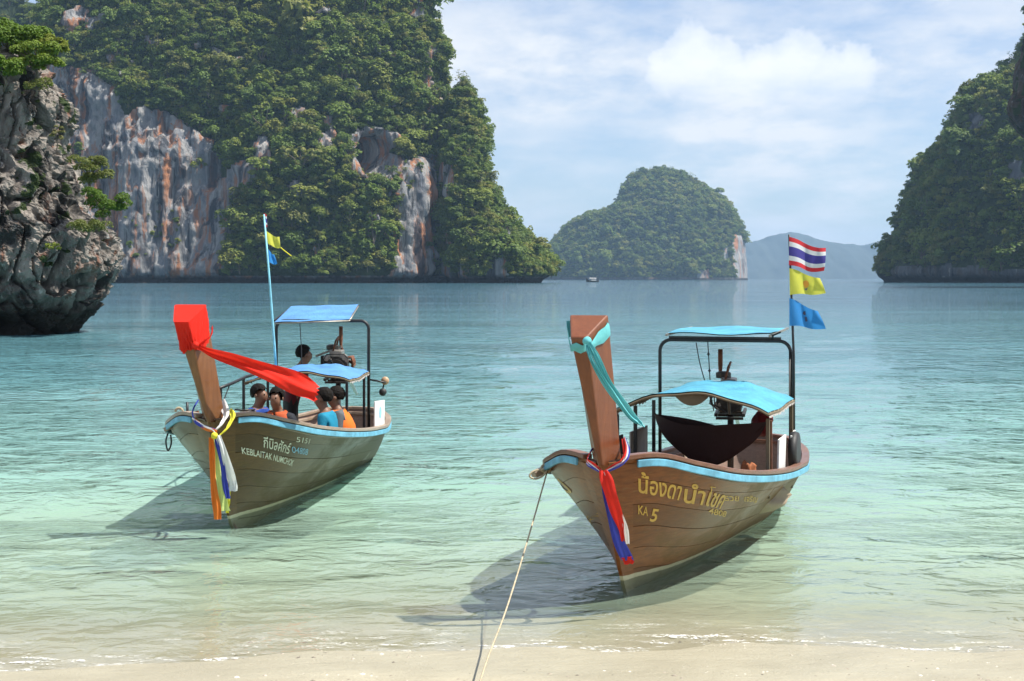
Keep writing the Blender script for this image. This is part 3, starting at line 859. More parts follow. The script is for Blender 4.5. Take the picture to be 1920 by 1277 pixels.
# ---- hanging rock at the right edge of the beach
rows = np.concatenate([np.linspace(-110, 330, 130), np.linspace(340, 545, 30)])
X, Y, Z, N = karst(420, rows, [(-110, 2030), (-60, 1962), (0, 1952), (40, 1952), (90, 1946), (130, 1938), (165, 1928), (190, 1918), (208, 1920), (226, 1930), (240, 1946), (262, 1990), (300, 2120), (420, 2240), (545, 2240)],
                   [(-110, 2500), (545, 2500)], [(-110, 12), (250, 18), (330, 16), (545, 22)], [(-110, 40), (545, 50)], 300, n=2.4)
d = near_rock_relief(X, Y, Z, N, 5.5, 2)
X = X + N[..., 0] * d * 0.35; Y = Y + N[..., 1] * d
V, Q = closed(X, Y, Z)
island('hanging_rock', V, Q, rock_mat('shaded_limestone', 4.0, 1.8, pale=(0.085, 0.075, 0.065), grey=(0.045, 0.042, 0.04), dark=(0.015, 0.014, 0.014), rust=(0.07, 0.04, 0.02), bump=0.5, notch=3.0), (fbm(V[:, 0] / 6, V[:, 1] / 6, V[:, 2] / 6, 3) > 0.2) * 0.9, 'dark hanging rock reaching in at the picture edge', False)  # shade on the rock's near face is put into darker limestone colours
# ================================================================== longtail boats
LB = 7.3
f_zg = spl([(0, 1.12), (0.25, 1.145), (0.6, 1.05), (1, 0.95), (1.7, 0.845), (2.5, 0.755), (4, 0.63), (5.5, 0.558), (6.6, 0.562), (7.3, 0.615)])
f_bg = spl([(0, 0.05), (0.12, 0.17), (0.3, 0.36), (0.6, 0.58), (1, 0.76), (2, 0.89), (3, 0.93), (4.5, 0.90), (5.5, 0.81), (6.3, 0.69), (6.9, 0.52), (7.15, 0.38), (7.27, 0.2), (7.3, 0.0)])
f_zk = spl([(0, -0.16), (2, -0.24), (4, -0.28), (6, -0.20), (7.3, -0.05)])
f_p = spl([(0, 0.98), (1.7, 0.86), (3.9, 0.72), (5.5, 0.42), (6.6, 0.25), (7.3, 0.22)])
f_stem = spl([(-0.4, 1.16), (-0.15, 0.92), (0, 0.74), (0.5, 0.37), (1.08, 0.0), (1.5, -0.14), (2.3, -0.40)])
def f_stern(z): return LB + 0.12 * (z - 0.6)

def hull(t, v, side, off=0.0):
    """point of the hull: t bow to stern, v keel to rail, side +1 / -1, off outward"""
    def raw(t, v):
        S = t * LB
        zk, zg, p = f_zk(S), f_zg(S), f_p(S)
        zr = max(v, 1e-4) ** (1 / math.sqrt(p))
        z = zk + (zg - zk) * zr
        b = f_bg(S) * zr ** p
        a = f_stem(z)
        return Vector((a + t * (f_stern(z) - a), -side * b, z))
    P0 = raw(t, v)
    if not off: return P0
    e = 0.004
    du = raw(min(t + e, 1), v) - raw(max(t - e, 0), v); dv = raw(t, min(v + e, 1)) - raw(t, max(v - e, 0.002))
    n = du.cross(dv) * (side)
    n = n.normalized() if n.length > 1e-9 else Vector((1, 0, 0))
    if n.y * -side < 0 and t < 0.97: n = -n
    return P0 + n * off

def hull_sz(s, z, side, off):
    """hull surface point at length s and height z"""
    a = f_stem(z); t = min(max((s - a) / (f_stern(z) - a), 0.002), 0.995)
    S = t * LB
    zr = min(max((z - f_zk(S)) / (f_zg(S) - f_zk(S)), 0.01), 1)
    return hull(t, zr ** math.sqrt(f_p(S)), side, off)

TS = [0.5 - 0.5 * math.cos(math.pi * k / 56) for k in range(57)]

def sweep_rail(name, S0, o0, o1, z0, z1, mat, parent, drop=None):
    """a bar following the sheer from S0 round the stern and back on the other side"""
    Ss = [S0 + (LB - S0) * (0.5 - 0.5 * math.cos(math.pi * k / 60)) for k in range(61)]
    pts = [(S, 1) for S in Ss] + [(S, -1) for S in reversed(Ss[:-1])]
    P = []
    for S, sd in pts:
        z = f_zg(S); a = f_stem(z); t_ = S / LB
        P.append(Vector((a + t_ * (f_stern(z) - a), -sd * f_bg(S), z)))
    v, f = [], []
    for i, p in enumerate(P):
        a, b = P[max(i - 1, 0)], P[min(i + 1, len(P) - 1)]
        tg = (b - a); tg.z = 0; tg.normalize()
        n = Vector((-tg.y, tg.x, 0))
        c = Vector((3.5, 0, p.z))
        if n.dot(p - c) < 0: n = -n
        for oo, zz_ in ((o0, z0), (o1, z0), (o1, z1), (o0, z1)):
            v.append(p + n * oo + Vector((0, 0, zz_)))
    for i in range(len(P) - 1):
        for k in range(4):
            f.append((i * 4 + k, i * 4 + (k + 1) % 4, i * 4 + 4 + (k + 1) % 4, i * 4 + 4 + k))
    f += [(3, 2, 1, 0), tuple(len(v) - 4 + k for k in range(4))]
    return mesh_obj(name, v, f, mat, parent, smooth=False, bevel=0.006)

M_blue = plain('blue_paint', (0.115, 0.35, 0.49), 0.5, 0.32, 9)
M_tarp_r = plain('turquoise_tarpaulin', (0.060, 0.29, 0.42), 0.6, 0.30, 3.5, bump=0.035)
M_tarp_l = plain('blue_tarpaulin', (0.075, 0.23, 0.49), 0.6, 0.28, 3.5, bump=0.035)
M_under = plain('canopy_underside', (0.13, 0.10, 0.06), 0.8, 0.3, 5)
M_pipe = plain('dark_pipe', (0.022, 0.022, 0.024), 0.45, 0.4, 12, 0.3)
M_rustpipe = plain('rusty_pipe', (0.16, 0.06, 0.03), 0.7, 0.4, 14, 0.3)
M_iron = plain('engine_iron', (0.045, 0.040, 0.036), 0.5, 0.5, 16, 0.6)
M_steel = plain('worn_steel', (0.30, 0.28, 0.25), 0.45, 0.3, 18, 0.7)
M_white = plain('white_board', (0.66, 0.66, 0.64), 0.6, 0.10, 7)
M_grey = plain('grey_board', (0.33, 0.30, 0.28), 0.7, 0.2, 7)
M_rubber = plain('black_rubber', (0.02, 0.02, 0.021), 0.6, 0.3, 12)
M_rope = plain('pale_rope', (0.40, 0.34, 0.23), 0.9, 0.35, 30)
M_deckwood = wood_mat('deck_wood', (0.18, 0.12, 0.08), (0.32, 0.24, 0.17), (0.36, 0.32, 0.27), 0.7, 0.5, coat=0.0)
M_gold = plain('gold_paint', (0.55, 0.34, 0.06), 0.5, 0.25, 20)
M_palepaint = plain('pale_lettering_paint', (0.62, 0.62, 0.52), 0.6, 0.2, 20)
M_bluepaint2 = plain('light_blue_lettering_paint', (0.25, 0.5, 0.7), 0.6, 0.2, 20)
M_boot = plain('pale_waterline_paint', (0.44, 0.43, 0.31), 0.7, 0.4, 5)

def hull_mat(name, c1, c2, wear, wearamt, z_boot, boot_slope):
    """varnished planks; pale waterline stripe with grey-green bottom paint under it"""
    t = NT(name)
    p = t.pos(obj=True); xyz = t.sep(p)
    g = t.noise(t.pos((0.9, 4, 16), obj=True), 2.4, 7, 0.65, 0.5)
    c = t.mix(t.ramp(g, ((0.32, 0.0), (0.68, 1.0))), c1, c2)
    oi = t.n('ShaderNodeObjectInfo')
    c = t.mix(t.math('MULTIPLY', oi.outputs['Random'], 0.75), c, tuple(x * 0.62 for x in c1))
    aft = t.ramp(t.math('DIVIDE', xyz[0], 7.0), ((0.12, 0.0), (0.75, 0.55)))            # wear colour grows stronger towards the stern
    wn_ = t.noise(t.pos((0.5, 1, 1.3), obj=True), 1.5, 8, 0.66, 0.6)
    wv = t.ramp(t.math('ADD', wn_, t.math('MULTIPLY', t.math('SUBTRACT', aft, 0.2), 0.4)), ((0.46, 0.0), (0.60, 1.0)))
    c = t.mix(t.math('MULTIPLY', wv, wearamt), c, wear)
    run = t.ramp(t.noise(t.pos((7, 3, 0.7), obj=True), 1.6, 5, 0.6, 0.3), ((0.56, 0.0), (0.72, 1.0)))   # water runs
    c = t.mix(t.math('MULTIPLY', run, 0.35), c, tuple(x * 0.45 for x in c1))
    spot = t.ramp(t.noise(p, 24, 5, 0.7), ((0.60, 0.0), (0.72, 1.0)))
    c = t.mix(t.math('MULTIPLY', spot, 0.55), c, tuple(x * 0.42 for x in c2))
    scuff = t.ramp(t.noise(t.pos((2.2, 2, 9), obj=True), 2.3, 7, 0.72, 1.0), ((0.60, 0.0), (0.66, 1.0)))
    c = t.mix(t.math('MULTIPLY', scuff, 0.45), c, tuple(min(1, x * 1.35) for x in wear))
    zb = t.math('SUBTRACT', xyz[2], t.math('SUBTRACT', z_boot, t.math('MULTIPLY', t.math('SUBTRACT', xyz[0], 0.7), boot_slope)))
    zb = t.math('ADD', zb, t.math('MULTIPLY', t.math('SUBTRACT', t.noise(p, 5, 4, 0.6), 0.5), 0.02))
    zb = t.math('ADD', zb, 0.5)
    bot = t.mix(t.noise(p, 6, 6, 0.65), (0.11, 0.115, 0.075), (0.23, 0.23, 0.155))
    c = t.mix(t.ramp(zb, ((0.500, 1.0), (0.504, 0.0))), c, t.mix(t.noise(p, 9, 5, 0.7), (0.36, 0.33, 0.20), (0.62, 0.60, 0.46)))
    c = t.mix(t.ramp(zb, ((0.462, 1.0), (0.468, 0.0))), c, bot)
    rr = t.math('ADD', t.math('MULTIPLY', wv, 0.25), 0.33)
    nrm = t.bump(t.noise(t.pos((1.5, 6, 18), obj=True), 5, 5, 0.6), 0.35, 0.004)
    m = t.done(t.pbsdf(c, rr, nrm, Specular_IOR_Level=0.28, Coat_Weight=0.05, Coat_Roughness=0.3))
    MATS[name] = m
    return m

DG = None
def text_mesh(body, size, shear=0.0, bold=0.0, spacing=1.0):
    cu = bpy.data.curves.new('lettering', 'FONT')
    cu.body = body; cu.size = size; cu.shear = shear; cu.offset = bold; cu.resolution_u = 3; cu.space_character = spacing
    ob = bpy.data.objects.new('lettering', cu); COL.objects.link(ob)
    dg = bpy.context.evaluated_depsgraph_get(); dg.update()
    me = bpy.data.meshes.new_from_object(ob.evaluated_get(dg))
    bpy.data.objects.remove(ob); bpy.data.curves.remove(cu)
    return me

def hull_spot(M, px, py, side):
    """length and height on the hull side that shows at a photo pixel"""
    best = None
    s_lo, s_hi, z_lo, z_hi = 0.0, 5.0, 0.02, 1.12
    for it in range(5):
        for i in range(13):
            for j in range(13):
                s = s_lo + (s_hi - s_lo) * i / 12; z = z_lo + (z_hi - z_lo) * j / 12
                q = M @ hull_sz(s, z, side, 0.0)
                e = (960 + F * q.x / q.y - px) ** 2 + (HY + F * (HC - q.z) / q.y - py) ** 2
                if best is None or e < best[0]: best = (e, s, z)
        ds, dz = (s_hi - s_lo) / 7, (z_hi - z_lo) / 7
        s_lo, s_hi, z_lo, z_hi = best[1] - ds, best[1] + ds, best[2] - dz, best[2] + dz
    return best[1], best[2]

def lettering(body, M, p0, p1, hpx, side, mat, parent, shear=0.0, bold=0.0, name='lettering', lift=0.0):
    """painted letters laid on the planks between two spots of the hull, read from left to right"""
    me = text_mesh(body, 1.0, shear, bold)
    if not len(me.vertices): return None
    x0, x1 = min(v.co.x for v in me.vertices), max(v.co.x for v in me.vertices)
    (s0, z0), (s1, z1) = hull_spot(M, *p0, side), hull_spot(M, *p1, side)
    pt = hull_spot(M, (p0[0] + p1[0]) / 2, (p0[1] + p1[1]) / 2 - hpx, side); pm_ = hull_spot(M, (p0[0] + p1[0]) / 2, (p0[1] + p1[1]) / 2, side)
    us, uz = pt[0] - pm_[0], pt[1] - pm_[1]
    cap = 0.70
    for v in me.vertices:
        x, y = (v.co.x - x0) / (x1 - x0), v.co.y / cap
        v.co = hull_sz(s0 + (s1 - s0) * x + us * y, min(z0 + (z1 - z0) * x + uz * y, 1.2), side, 0.006)
    me.materials.append(mat)
    o = bpy.data.objects.new(name, me); COL.objects.link(o); o.parent = parent
    return o

def engine(root, s, b, z, spin, tailside, ex):
    """car engine on its pivot frame with the propeller shaft running aft"""
    e = empty('engine'); e.parent = root; e.location = (s, -b, z); e.rotation_euler = (0, 0, spin)
    MB().box((0, 0, 0.0), (0.46, 0.26, 0.26)).build('engine_block', M_iron, e, bevel=0.02)
    MB().box((0, 0.02, 0.18), (0.40, 0.17, 0.10), (0.12, 0, 0)).build('cylinder_head', M_steel, e, bevel=0.015)
    MB().lathe((-0.24, 0, 0.0), (-1, 0, 0), [(0, 0.05), (0.0, 0.15), (0.035, 0.15), (0.035, 0.11), (0.05, 0.11), (0.05, 0.04), (0.07, 0.04)], 20).build('flywheel', M_iron, e, bevel=0.004)
    for yy_, zz_, r in ((-0.10, 0.12, 0.06), (0.11, -0.05, 0.055), (0.13, 0.13, 0.045)):
        MB().lathe((-0.25, yy_, zz_), (-1, 0, 0), [(0, r * 0.5), (0.0, r), (0.012, r * 0.85), (0.024, r), (0.024, 0.02), (0.035, 0.02)], 16).build('pulley', M_steel, e)
    belt = [Vector((-0.275, -0.16, 0.12)), Vector((-0.275, -0.10, 0.18)), Vector((-0.275, 0.13, 0.178)), Vector((-0.275, 0.175, 0.10)), Vector((-0.275, 0.165, -0.05)), Vector((-0.275, 0.10, -0.10)), Vector((-0.275, 0.0, -0.15)), Vector((-0.275, -0.13, -0.05)), Vector((-0.275, -0.16, 0.12))]
    MB().tube(belt, 0.008, 6).build('drive_belt', M_rubber, e, smooth=True)
    MB().lathe((0.02, 0.08, 0.225), (0, 0, 1), [(0, 0.05), (0, 0.085), (0.06, 0.085), (0.075, 0.05)], 18).build('air_filter', M_iron, e, bevel=0.005)
    for k in range(4):
        x = -0.15 + 0.1 * k
        MB().tube([(x, -0.12, 0.12), (x, -0.19, 0.13), (x + 0.01, -0.21, 0.06), (x + 0.03, -0.20, 0.0)], 0.018, 7).build('exhaust_port', M_rustpipe, e, smooth=True)
    MB().tube([(-0.1, -0.20, 0.0), (0.16, -0.21, 0.02), (0.2, ex - 0.05, 0.10), (0.17, ex, 0.28), (0.175, ex, 0.36), (0.175, ex, 0.54)], lambda q: 0.02 if q < 0.75 else 0.027, 9).build('exhaust_stack', M_rustpipe, e, smooth=True)
    MB().tube([(-0.2, 0.05, 0.22), (-0.12, 0.02, 0.36), (0.05, 0.0, 0.40), (0.2, 0.03, 0.32), (0.24, 0.06, 0.2)], 0.013, 7).build('hose', M_rustpipe, e, smooth=True)
    MB().tube([(0.2, 0.13, 0.05), (0.1, 0.22, 0.0), (-0.1, 0.22, -0.05), (-0.22, 0.14, -0.1)], 0.014, 7).build('hose', M_rubber, e, smooth=True)
    MB().box((0.15, 0.20, 0.08), (0.14, 0.10, 0.12)).build('battery_case', M_rubber, e, bevel=0.01)
    m = MB()
    for yy_ in (-0.15, 0.15):
        m.bar((-0.34, yy_, -0.16), (0.50, yy_, -0.16), 0.035, 0.035)
    for x in (-0.33, 0.05, 0.42):
        m.bar((x, -0.15, -0.195), (x, 0.15, -0.195), 0.03, 0.03)
    m.build('engine_frame', M_iron, e, bevel=0.004)
    MB().tube([(-0.34, 0.0, -0.14), (-0.62, 0.0, 0.0), (-0.86, 0.02, 0.14)], 0.017, 8).build('steering_handle', M_iron, e, smooth=True)
    MB().tube([(0, 0, -0.19), (0, 0, -z + 0.24)], 0.035, 10).build('pivot_post', M_iron, e, smooth=True)
    MB().tube([(0.24, 0, 0.0), (0.9, 0, -0.10), (3.0, 0.0, -0.60)], lambda q: 0.035 - 0.012 * q, 10).build('propeller_shaft', M_steel, e, smooth=True)
    return e

def canopy(name, s0, s1, hw, zs, zc, mat, root, rear_drop=0.0, bias=0.0, sag=0.035, lip=0.03):
    """barrel-roof awning: top sheet, underside lining and edge battens"""
    c = empty(name); c.parent = root
    def pt(s, u, dz=0.0):
        k = (s - s0) / (s1 - s0)
        z = zs + (zc - zs) * (1 - abs(u) ** 2.0) - rear_drop * k - sag * math.sin(math.pi * k) * (1 - u * u) + 0.010 * math.sin(9 * u + 5 * k) + 0.006 * math.sin(23 * u + 3) * math.sin(11 * k)
        return Vector((s + bias * u, -u * hw, z + dz))
    Sx = [s0 + (s1 - s0) * i / 12 for i in range(13)]; U = [-1 + 2 * j / 20 for j in range(21)]
    m = MB(); m.grid([[pt(s, u, 0.006) for u in U] for s in Sx]); m.build('tarpaulin', mat, c, smooth=True)
    m = MB(); m.grid([[pt(s, u, -0.006) for u in U] for s in Sx]); m.build('lining', M_under, c, smooth=True)
    for s in (s0, s1):
        MB().tube([pt(s, u, -0.018) for u in U], 0.012, 7).build('edge_batten', M_under, c, smooth=True)
    for u in (-1, 1):
        MB().tube([pt(s, u, -0.018) for s in Sx], 0.012, 7).build('edge_batten', M_under, c, smooth=True)
    rf = random.Random(int(s0 * 100))
    for u in (-1, 1):                                # frayed hem along the eaves
        top = [pt(s0 + (s1 - s0) * i / 40, u, -0.012) for i in range(41)]
        m = MB(); m.grid([top, [p + Vector((0.01 * rf.uniform(-1, 1), -u * 0.012, -lip * rf.uniform(0.5, 1.6))) for p in top]]); m.build('hem', M_grey, c)
    for i in range(7):                               # lashings tying the sheet to its side battens
        s = s0 + (s1 - s0) * (i + 0.5) / 7
        for u in (-1, 1):
            q = pt(s, u, -0.018); MB().tube([q + Vector((0.012 * math.cos(a), 0.004 * math.cos(a), 0.02 * math.sin(a))) for a in [k * 0.9 for k in range(8)]], 0.004, 5).build('lashing', M_rope, c, smooth=True)
    return c, pt

def arch(root, s, hw, z0, z1, r, mat, rad=0.022, b0=0.0):
    pts = [Vector((s, hw - b0, z0)), Vector((s, hw - b0, z1 - r))]
    for k in range(1, 7):
        a = k / 6 * math.pi / 2; pts.append(Vector((s, hw - r + r * math.cos(a) - b0, z1 - r + r * math.sin(a))))
    for k in range(0, 7):
        a = k / 6 * math.pi / 2; pts.append(Vector((s, -hw + r - r * math.sin(a) - b0, z1 - r + r * math.cos(a))))
    pts += [Vector((s, -hw - b0, z1 - r)), Vector((s, -hw - b0, z0))]
    return MB().tube(pts, rad, 10).build('stern_arch', mat, root, smooth=True)

def post_section(w):
    """half widths and fore-aft depth of the prow post, w 0 at the rail to 1 at the top"""
    return 0.012 + 0.050 * w, 0.110 + 0.040 * w, 0.20 + 0.09 * w
POST_LEAN = [0.085]
def post_front(z):
    return f_stem(z) - 0.035
def post_ring(z, grow=0.0):
    w_ = min(max((z - 1.02) / 1.05, 0), 1); fw, bw, dp = post_section(w_)
    x = post_front(z)
    q = POST_LEAN[0] * max(z - 1.05, 0)            # the post leans a little out of plumb
    return [Vector((x - grow, q - (fw + grow), z)), Vector((x - grow, q + fw + grow, z)), Vector((x + dp + grow, q + bw + grow, z + 0.16 * w_)), Vector((x + dp + grow, q - (bw + grow), z + 0.16 * w_))]

def make_boat(cfg):
    ang = math.pi / 2 - cfg['heading']
    root = empty('longtail_boat', (cfg['bow'][0], cfg['bow'][1], 0), ang)
    M = Matrix.Translation((cfg['bow'][0], cfg['bow'][1], 0)) @ Matrix.Rotation(ang, 4, 'Z')
    POST_LEAN[0] = cfg['lean']
    HM, CAP, POST = cfg['hull'], cfg['cap'], cfg['post']
    # hull shell (inside skin) and its planks
    v, f = [], []
    nv = 12
    m = MB()
    for sd in (1, -1):
        m.grid([[hull(t_, 0.02 + 0.98 * j / nv, sd, -0.03) for j in range(nv + 1)] for t_ in TS])
    hl = m.build('hull', cfg['inner'], root, smooth=True)
    NPK = 7
    rr = random.Random(cfg['seed'])
    for sd in (1, -1):
        for j in range(NPK):
            v0, v1 = j / NPK, (j + 1) / NPK
            g = 0.0016
            cut = rr.uniform(0.38, 0.62)
            for ta, tb in ((0.0, cut - 0.0006), (cut + 0.0006, 1.0)):
                pr = rr.uniform(0.0, 0.0035)
                tt = [ta] + [x for x in TS if ta < x < tb] + [tb]
                va, vb = max(v0 + g, 0.012), v1 - g
                pm = MB()
                pm.grid([[hull(t_, va + (vb - va) * q / 4, sd, pr) for q in range(5)] for t_ in tt])
                for vq in (va, vb): pm.grid([[hull(t_, vq, sd, pr), hull(t_, vq, sd, pr - 0.012)] for t_ in tt])
                for tq in (ta, tb): pm.grid([[hull(tq, va + (vb - va) * q / 4, sd, pr), hull(tq, va + (vb - va) * q / 4, sd, pr - 0.012)] for q in range(5)])
                pm.build('plank', HM, hl, smooth=True)
    # stem board, prow post
    m = MB(); rows = []
    for k in range(22):
        z = -0.17 + (1.10 + 0.17) * k / 21
        x = f_stem(z)
        wd = 0.12 + 0.04 * k / 21
        row = []
        for sd, q in ((1, wd), (1, wd * 0.45)):
            p = hull_sz(x + q, min(z, f_zg(0.15) - 0.005), sd, 0.012); p.z = z; row.append(p)
        row += [Vector((x - 0.035, -0.014, z)), Vector((x - 0.035, 0.014, z))]
        for sd, q in ((-1, wd * 0.45), (-1, wd)):
            p = hull_sz(x + q, min(z, f_zg(0.15) - 0.005), sd, 0.012); p.z = z; row.append(p)
        rows.append(row)
    m.grid(rows); m.build('stem_board', HM, root)
    zs_ = [0.80 + (2.07 - 0.80) * k / 14 for k in range(15)]
    rings = [post_ring(z) for z in zs_]
    m = MB(); vv = [p for r_ in rings for p in r_]; ff = []
    for i in range(len(rings) - 1):
        for k in range(4): ff.append((i * 4 + k, i * 4 + (k + 1) % 4, i * 4 + 4 + (k + 1) % 4, i * 4 + 4 + k))
    ff += [(3, 2, 1, 0), tuple(len(vv) - 4 + k for k in range(4))]
    m.add(vv, ff); po = m.build('prow_post', POST, root, bevel=0.012)
    # rails
    sweep_rail('gunwale_cap', 0.10, -0.055, 0.028, 0.0, 0.036, CAP, root)
    sweep_rail('rub_rail', 0.17, 0.006, 0.030, -0.066, -0.010, M_blue, root)
    sweep_rail('inner_stringer', 0.5, -0.075, -0.040, -0.075, -0.035, CAP, root)
    # foredeck, floor boards, benches, ribs
    fd = empty('foredeck'); fd.parent = root
    for k in range(6):
        Sa, Sb = 0.16 + 0.18 * k, 0.16 + 0.18 * (k + 1) - 0.006
        row = []
        for S in (Sa, Sb):
            z = f_zg(S) - 0.055; a = f_stem(z); x = a + S / LB * (f_stern(z) - a); b = f_bg(S) - 0.035
            row.append([Vector((x, -b, z)), Vector((x, b, z))])
        pm = MB(); (p00, p01), (p10, p11) = row; dn = Vector((0, 0, -0.02))
        pm.add([p00, p01, p11, p10, p00 + dn, p01 + dn, p11 + dn, p10 + dn], [(0, 1, 2, 3), (7, 6, 5, 4), (0, 4, 5, 1), (1, 5, 6, 2), (2, 6, 7, 3), (3, 7, 4, 0)])
        pm.build('plank', M_deckwood, fd)
    dk = empty('deck'); dk.parent = root
    for k in range(9):
        y = -0.52 + 0.13 * k
        ok = [x for x in [1.0 + 0.05 * q for q in range(118)] if abs(hull_sz(x, 0.18, 1, 0.0).y) - 0.06 > abs(y) + 0.061]
        if not ok: continue
        x0, x1 = min(ok), max(ok)
        MB().box(((x0 + x1) / 2, y, 0.20 + 0.002 * (k % 2)), (x1 - x0, 0.122, 0.022)).build('plank', M_deckwood, dk, bevel=0.003)
    for x in cfg['benches']:
        b = abs(hull_sz(x, 0.42, 1, 0.0).y) - 0.05
        MB().box((x, 0, 0.44), (0.24, 2 * b, 0.03)).build('bench', M_deckwood, root, bevel=0.005)
    for k in range(9):
        t_ = 0.16 + 0.085 * k
        for sd in (1, -1):
            MB().tube([hull(t_, v_, sd, -0.045) for v_ in (0.35, 0.5, 0.65, 0.8, 0.93)], 0.018, 6).build('rib', M_deckwood, root, smooth=True)
    tag(root, cfg['label'], 'boat', 'longtail boats at the beach')
    return root, M

# ---- hull colours
H_right = hull_mat('brown_varnished_planks', (0.125, 0.037, 0.008), (0.245, 0.080, 0.018), (0.135, 0.085, 0.030), 0.75, 0.155, 0.048)
H_left = hull_mat('olive_varnished_planks', (0.070, 0.031, 0.006), (0.140, 0.066, 0.014), (0.072, 0.056, 0.017), 0.75, 0.085, 0.020)
P_right = wood_mat('red_brown_post', (0.125, 0.033, 0.009), (0.21, 0.062, 0.016), (0.22, 0.08, 0.03), 0.42, 0.25, (10, 10, 1.2), 0.2)
P_left = wood_mat('golden_brown_post', (0.115, 0.042, 0.012), (0.22, 0.09, 0.028), (0.22, 0.10, 0.038), 0.42, 0.3, (12, 12, 1.0), 0.2)
S_right = wood_mat('stem_wood', (0.11, 0.05, 0.024), (0.18, 0.085, 0.04), (0.17, 0.13, 0.08), 0.42, 0.5, (9, 9, 1.0), 0.2)
S_left = wood_mat('stem_wood_dark', (0.12, 0.075, 0.04), (0.20, 0.13, 0.065), (0.20, 0.17, 0.11), 0.45, 0.5, (9, 9, 1.0), 0.2)
C_right = wood_mat('rail_wood', (0.12, 0.045, 0.022), (0.20, 0.08, 0.038), (0.22, 0.14, 0.095), 0.4, 0.4)
C_left = wood_mat('rail_wood_grey', (0.22, 0.15, 0.10), (0.34, 0.25, 0.18), (0.38, 0.34, 0.29), 0.5, 0.5)
I_wood = wood_mat('inner_hull_wood', (0.20, 0.125, 0.095), (0.33, 0.22, 0.17), (0.34, 0.28, 0.24), 0.6, 0.5, coat=0.0)

RB, RM = make_boat(dict(bow=(0.68, 11.6), heading=R(18), hull=H_right, cap=C_right, post=P_right, stemwood=S_right, inner=I_wood, lean=0.085, seed=3, benches=(2.2, 4.9), label='brown longtail boat with gold lettering and bare prow, nearer the beach'))
LBt, LM = make_boat(dict(bow=(-2.94, 15.1), heading=R(5), hull=H_left, cap=C_left, post=P_left, stemwood=S_left, inner=I_wood, lean=0.175, seed=8, benches=(2.3, 3.3, 4.1), label='olive brown longtail boat with red wrapped prow carrying passengers'))
RMi, LMi = RM.inverted(), LM.inverted()
def rl(px, py, d): return RMi @ at(px, py, d)
def ll(px, py, d): return LMi @ at(px, py, d)

# ---------------------------------------------------------------- fittings of the nearer boat
c_, cp = canopy('awning', 3.25, 5.0, 0.75, 1.235, 1.42, M_tarp_r, RB, rear_drop=0.0)
# slack fold of lining hanging at the front edge
m = MB(); m.grid([[Vector((3.27 + 0.02 * math.sin(5 * u), -u, 1.40 - 0.10 * (1 - ((u - 0.02) / 0.17) ** 2) * k / 3 - 0.004 * k)) for u in [(-0.15 + 0.34 * j / 14) for j in range(15)]] for k in range(4)]); m.build('lining_fold', M_under, c_, smooth=True)
arch(RB, 5.12, 0.70, 0.42, 1.84, 0.12, M_pipe, 0.019)
for s, b, zt in ((3.35, 0.73, 1.18), (3.35, -0.73, 1.18), (4.15, -0.74, 1.2), (4.95, -0.73, 1.2), (4.95, 0.73, 1.2)):
    MB().bar((s, -b, f_zg(s) - 0.25), (s, -b, zt), 0.035, 0.035).build('awning_post', M_under if b > 0 else M_pipe, RB, bevel=0.004)
MB().bar((3.40, -0.735, f_zg(3.4) - 0.2), (3.40, -0.735, 1.16), 0.055, 0.03).build('awning_post', M_rustpipe, RB, bevel=0.004)
# rear sun sheet over the arch
rs_ = empty('rear_sun_sheet'); rs_.parent = RB
m = MB(); m.grid([[Vector((5.05 + 1.25 * i / 8, -(-0.60 + 1.10 * j / 8), 1.915 + 0.035 * i / 8 + 0.012 * math.sin(4 * i / 8 + j))) for j in range(9)] for i in range(9)]); m.build('tarpaulin', M_tarp_r, rs_, smooth=True)
m = MB(); m.grid([[Vector((5.05 + 1.25 * i / 8, -(-0.60 + 1.10 * j / 8), 1.905 + 0.035 * i / 8 + 0.012 * math.sin(4 * i / 8 + j))) for j in range(9)] for i in range(9)]); m.build('lining', M_under, rs_, smooth=True)
for b in (-0.60, 0.50):
    MB().bar((4.98, -b, 1.895), (6.35, -b, 1.935), 0.022, 0.022).build('sheet_batten', M_steel, rs_)
MB().tube([(5.12, -0.50, 1.84), (5.1, -0.52, 1.90), (5.1, -0.60, 1.935)], 0.01, 6).build('sheet_hook', M_pipe, rs_, smooth=True)
MB().bar((5.12, 0.6, 1.865), (5.12, -0.6, 1.865), 0.02, 0.03).build('sheet_batten', M_rubber, rs_)
engine(RB, 5.95, -0.08, 1.16, R(8), 1, 0.12)
# side boards under the awning
MB().box((3.75, -0.80, 0.80), (0.52, 0.02, 0.34), (0.03, 0, 0.02)).build('side_board', M_white, RB, bevel=0.004)
MB().box((4.60, -0.79, 0.78), (0.62, 0.02, 0.30), (0.03, 0, 0.08)).build('side_board', M_white, RB, bevel=0.004)
m = MB(); m.lathe((4.42, -0.835, 0.76), (0, -1, 0), [(-0.04, 0.10), (-0.04, 0.19), (0.0, 0.205), (0.04, 0.19), (0.04, 0.10)], 20); m.build('tyre_fender', M_rubber, RB, smooth=True)
MB().box((4.55, 0.80, 0.78), (0.75, 0.02, 0.30)).build('side_board', M_grey, RB, bevel=0.004)
MB().box((3.70, 0.82, 0.80), (0.45, 0.02, 0.26)).build('side_board', M_rubber, RB, bevel=0.004)
# bow beam with mooring cleat
bx_ = rl(1000, 884, 12.75); MB().bar(rl(1052, 868, 12.7), rl(1000, 890, 12.55), 0.07, 0.05).build('bow_beam', C_left, RB, bevel=0.006)

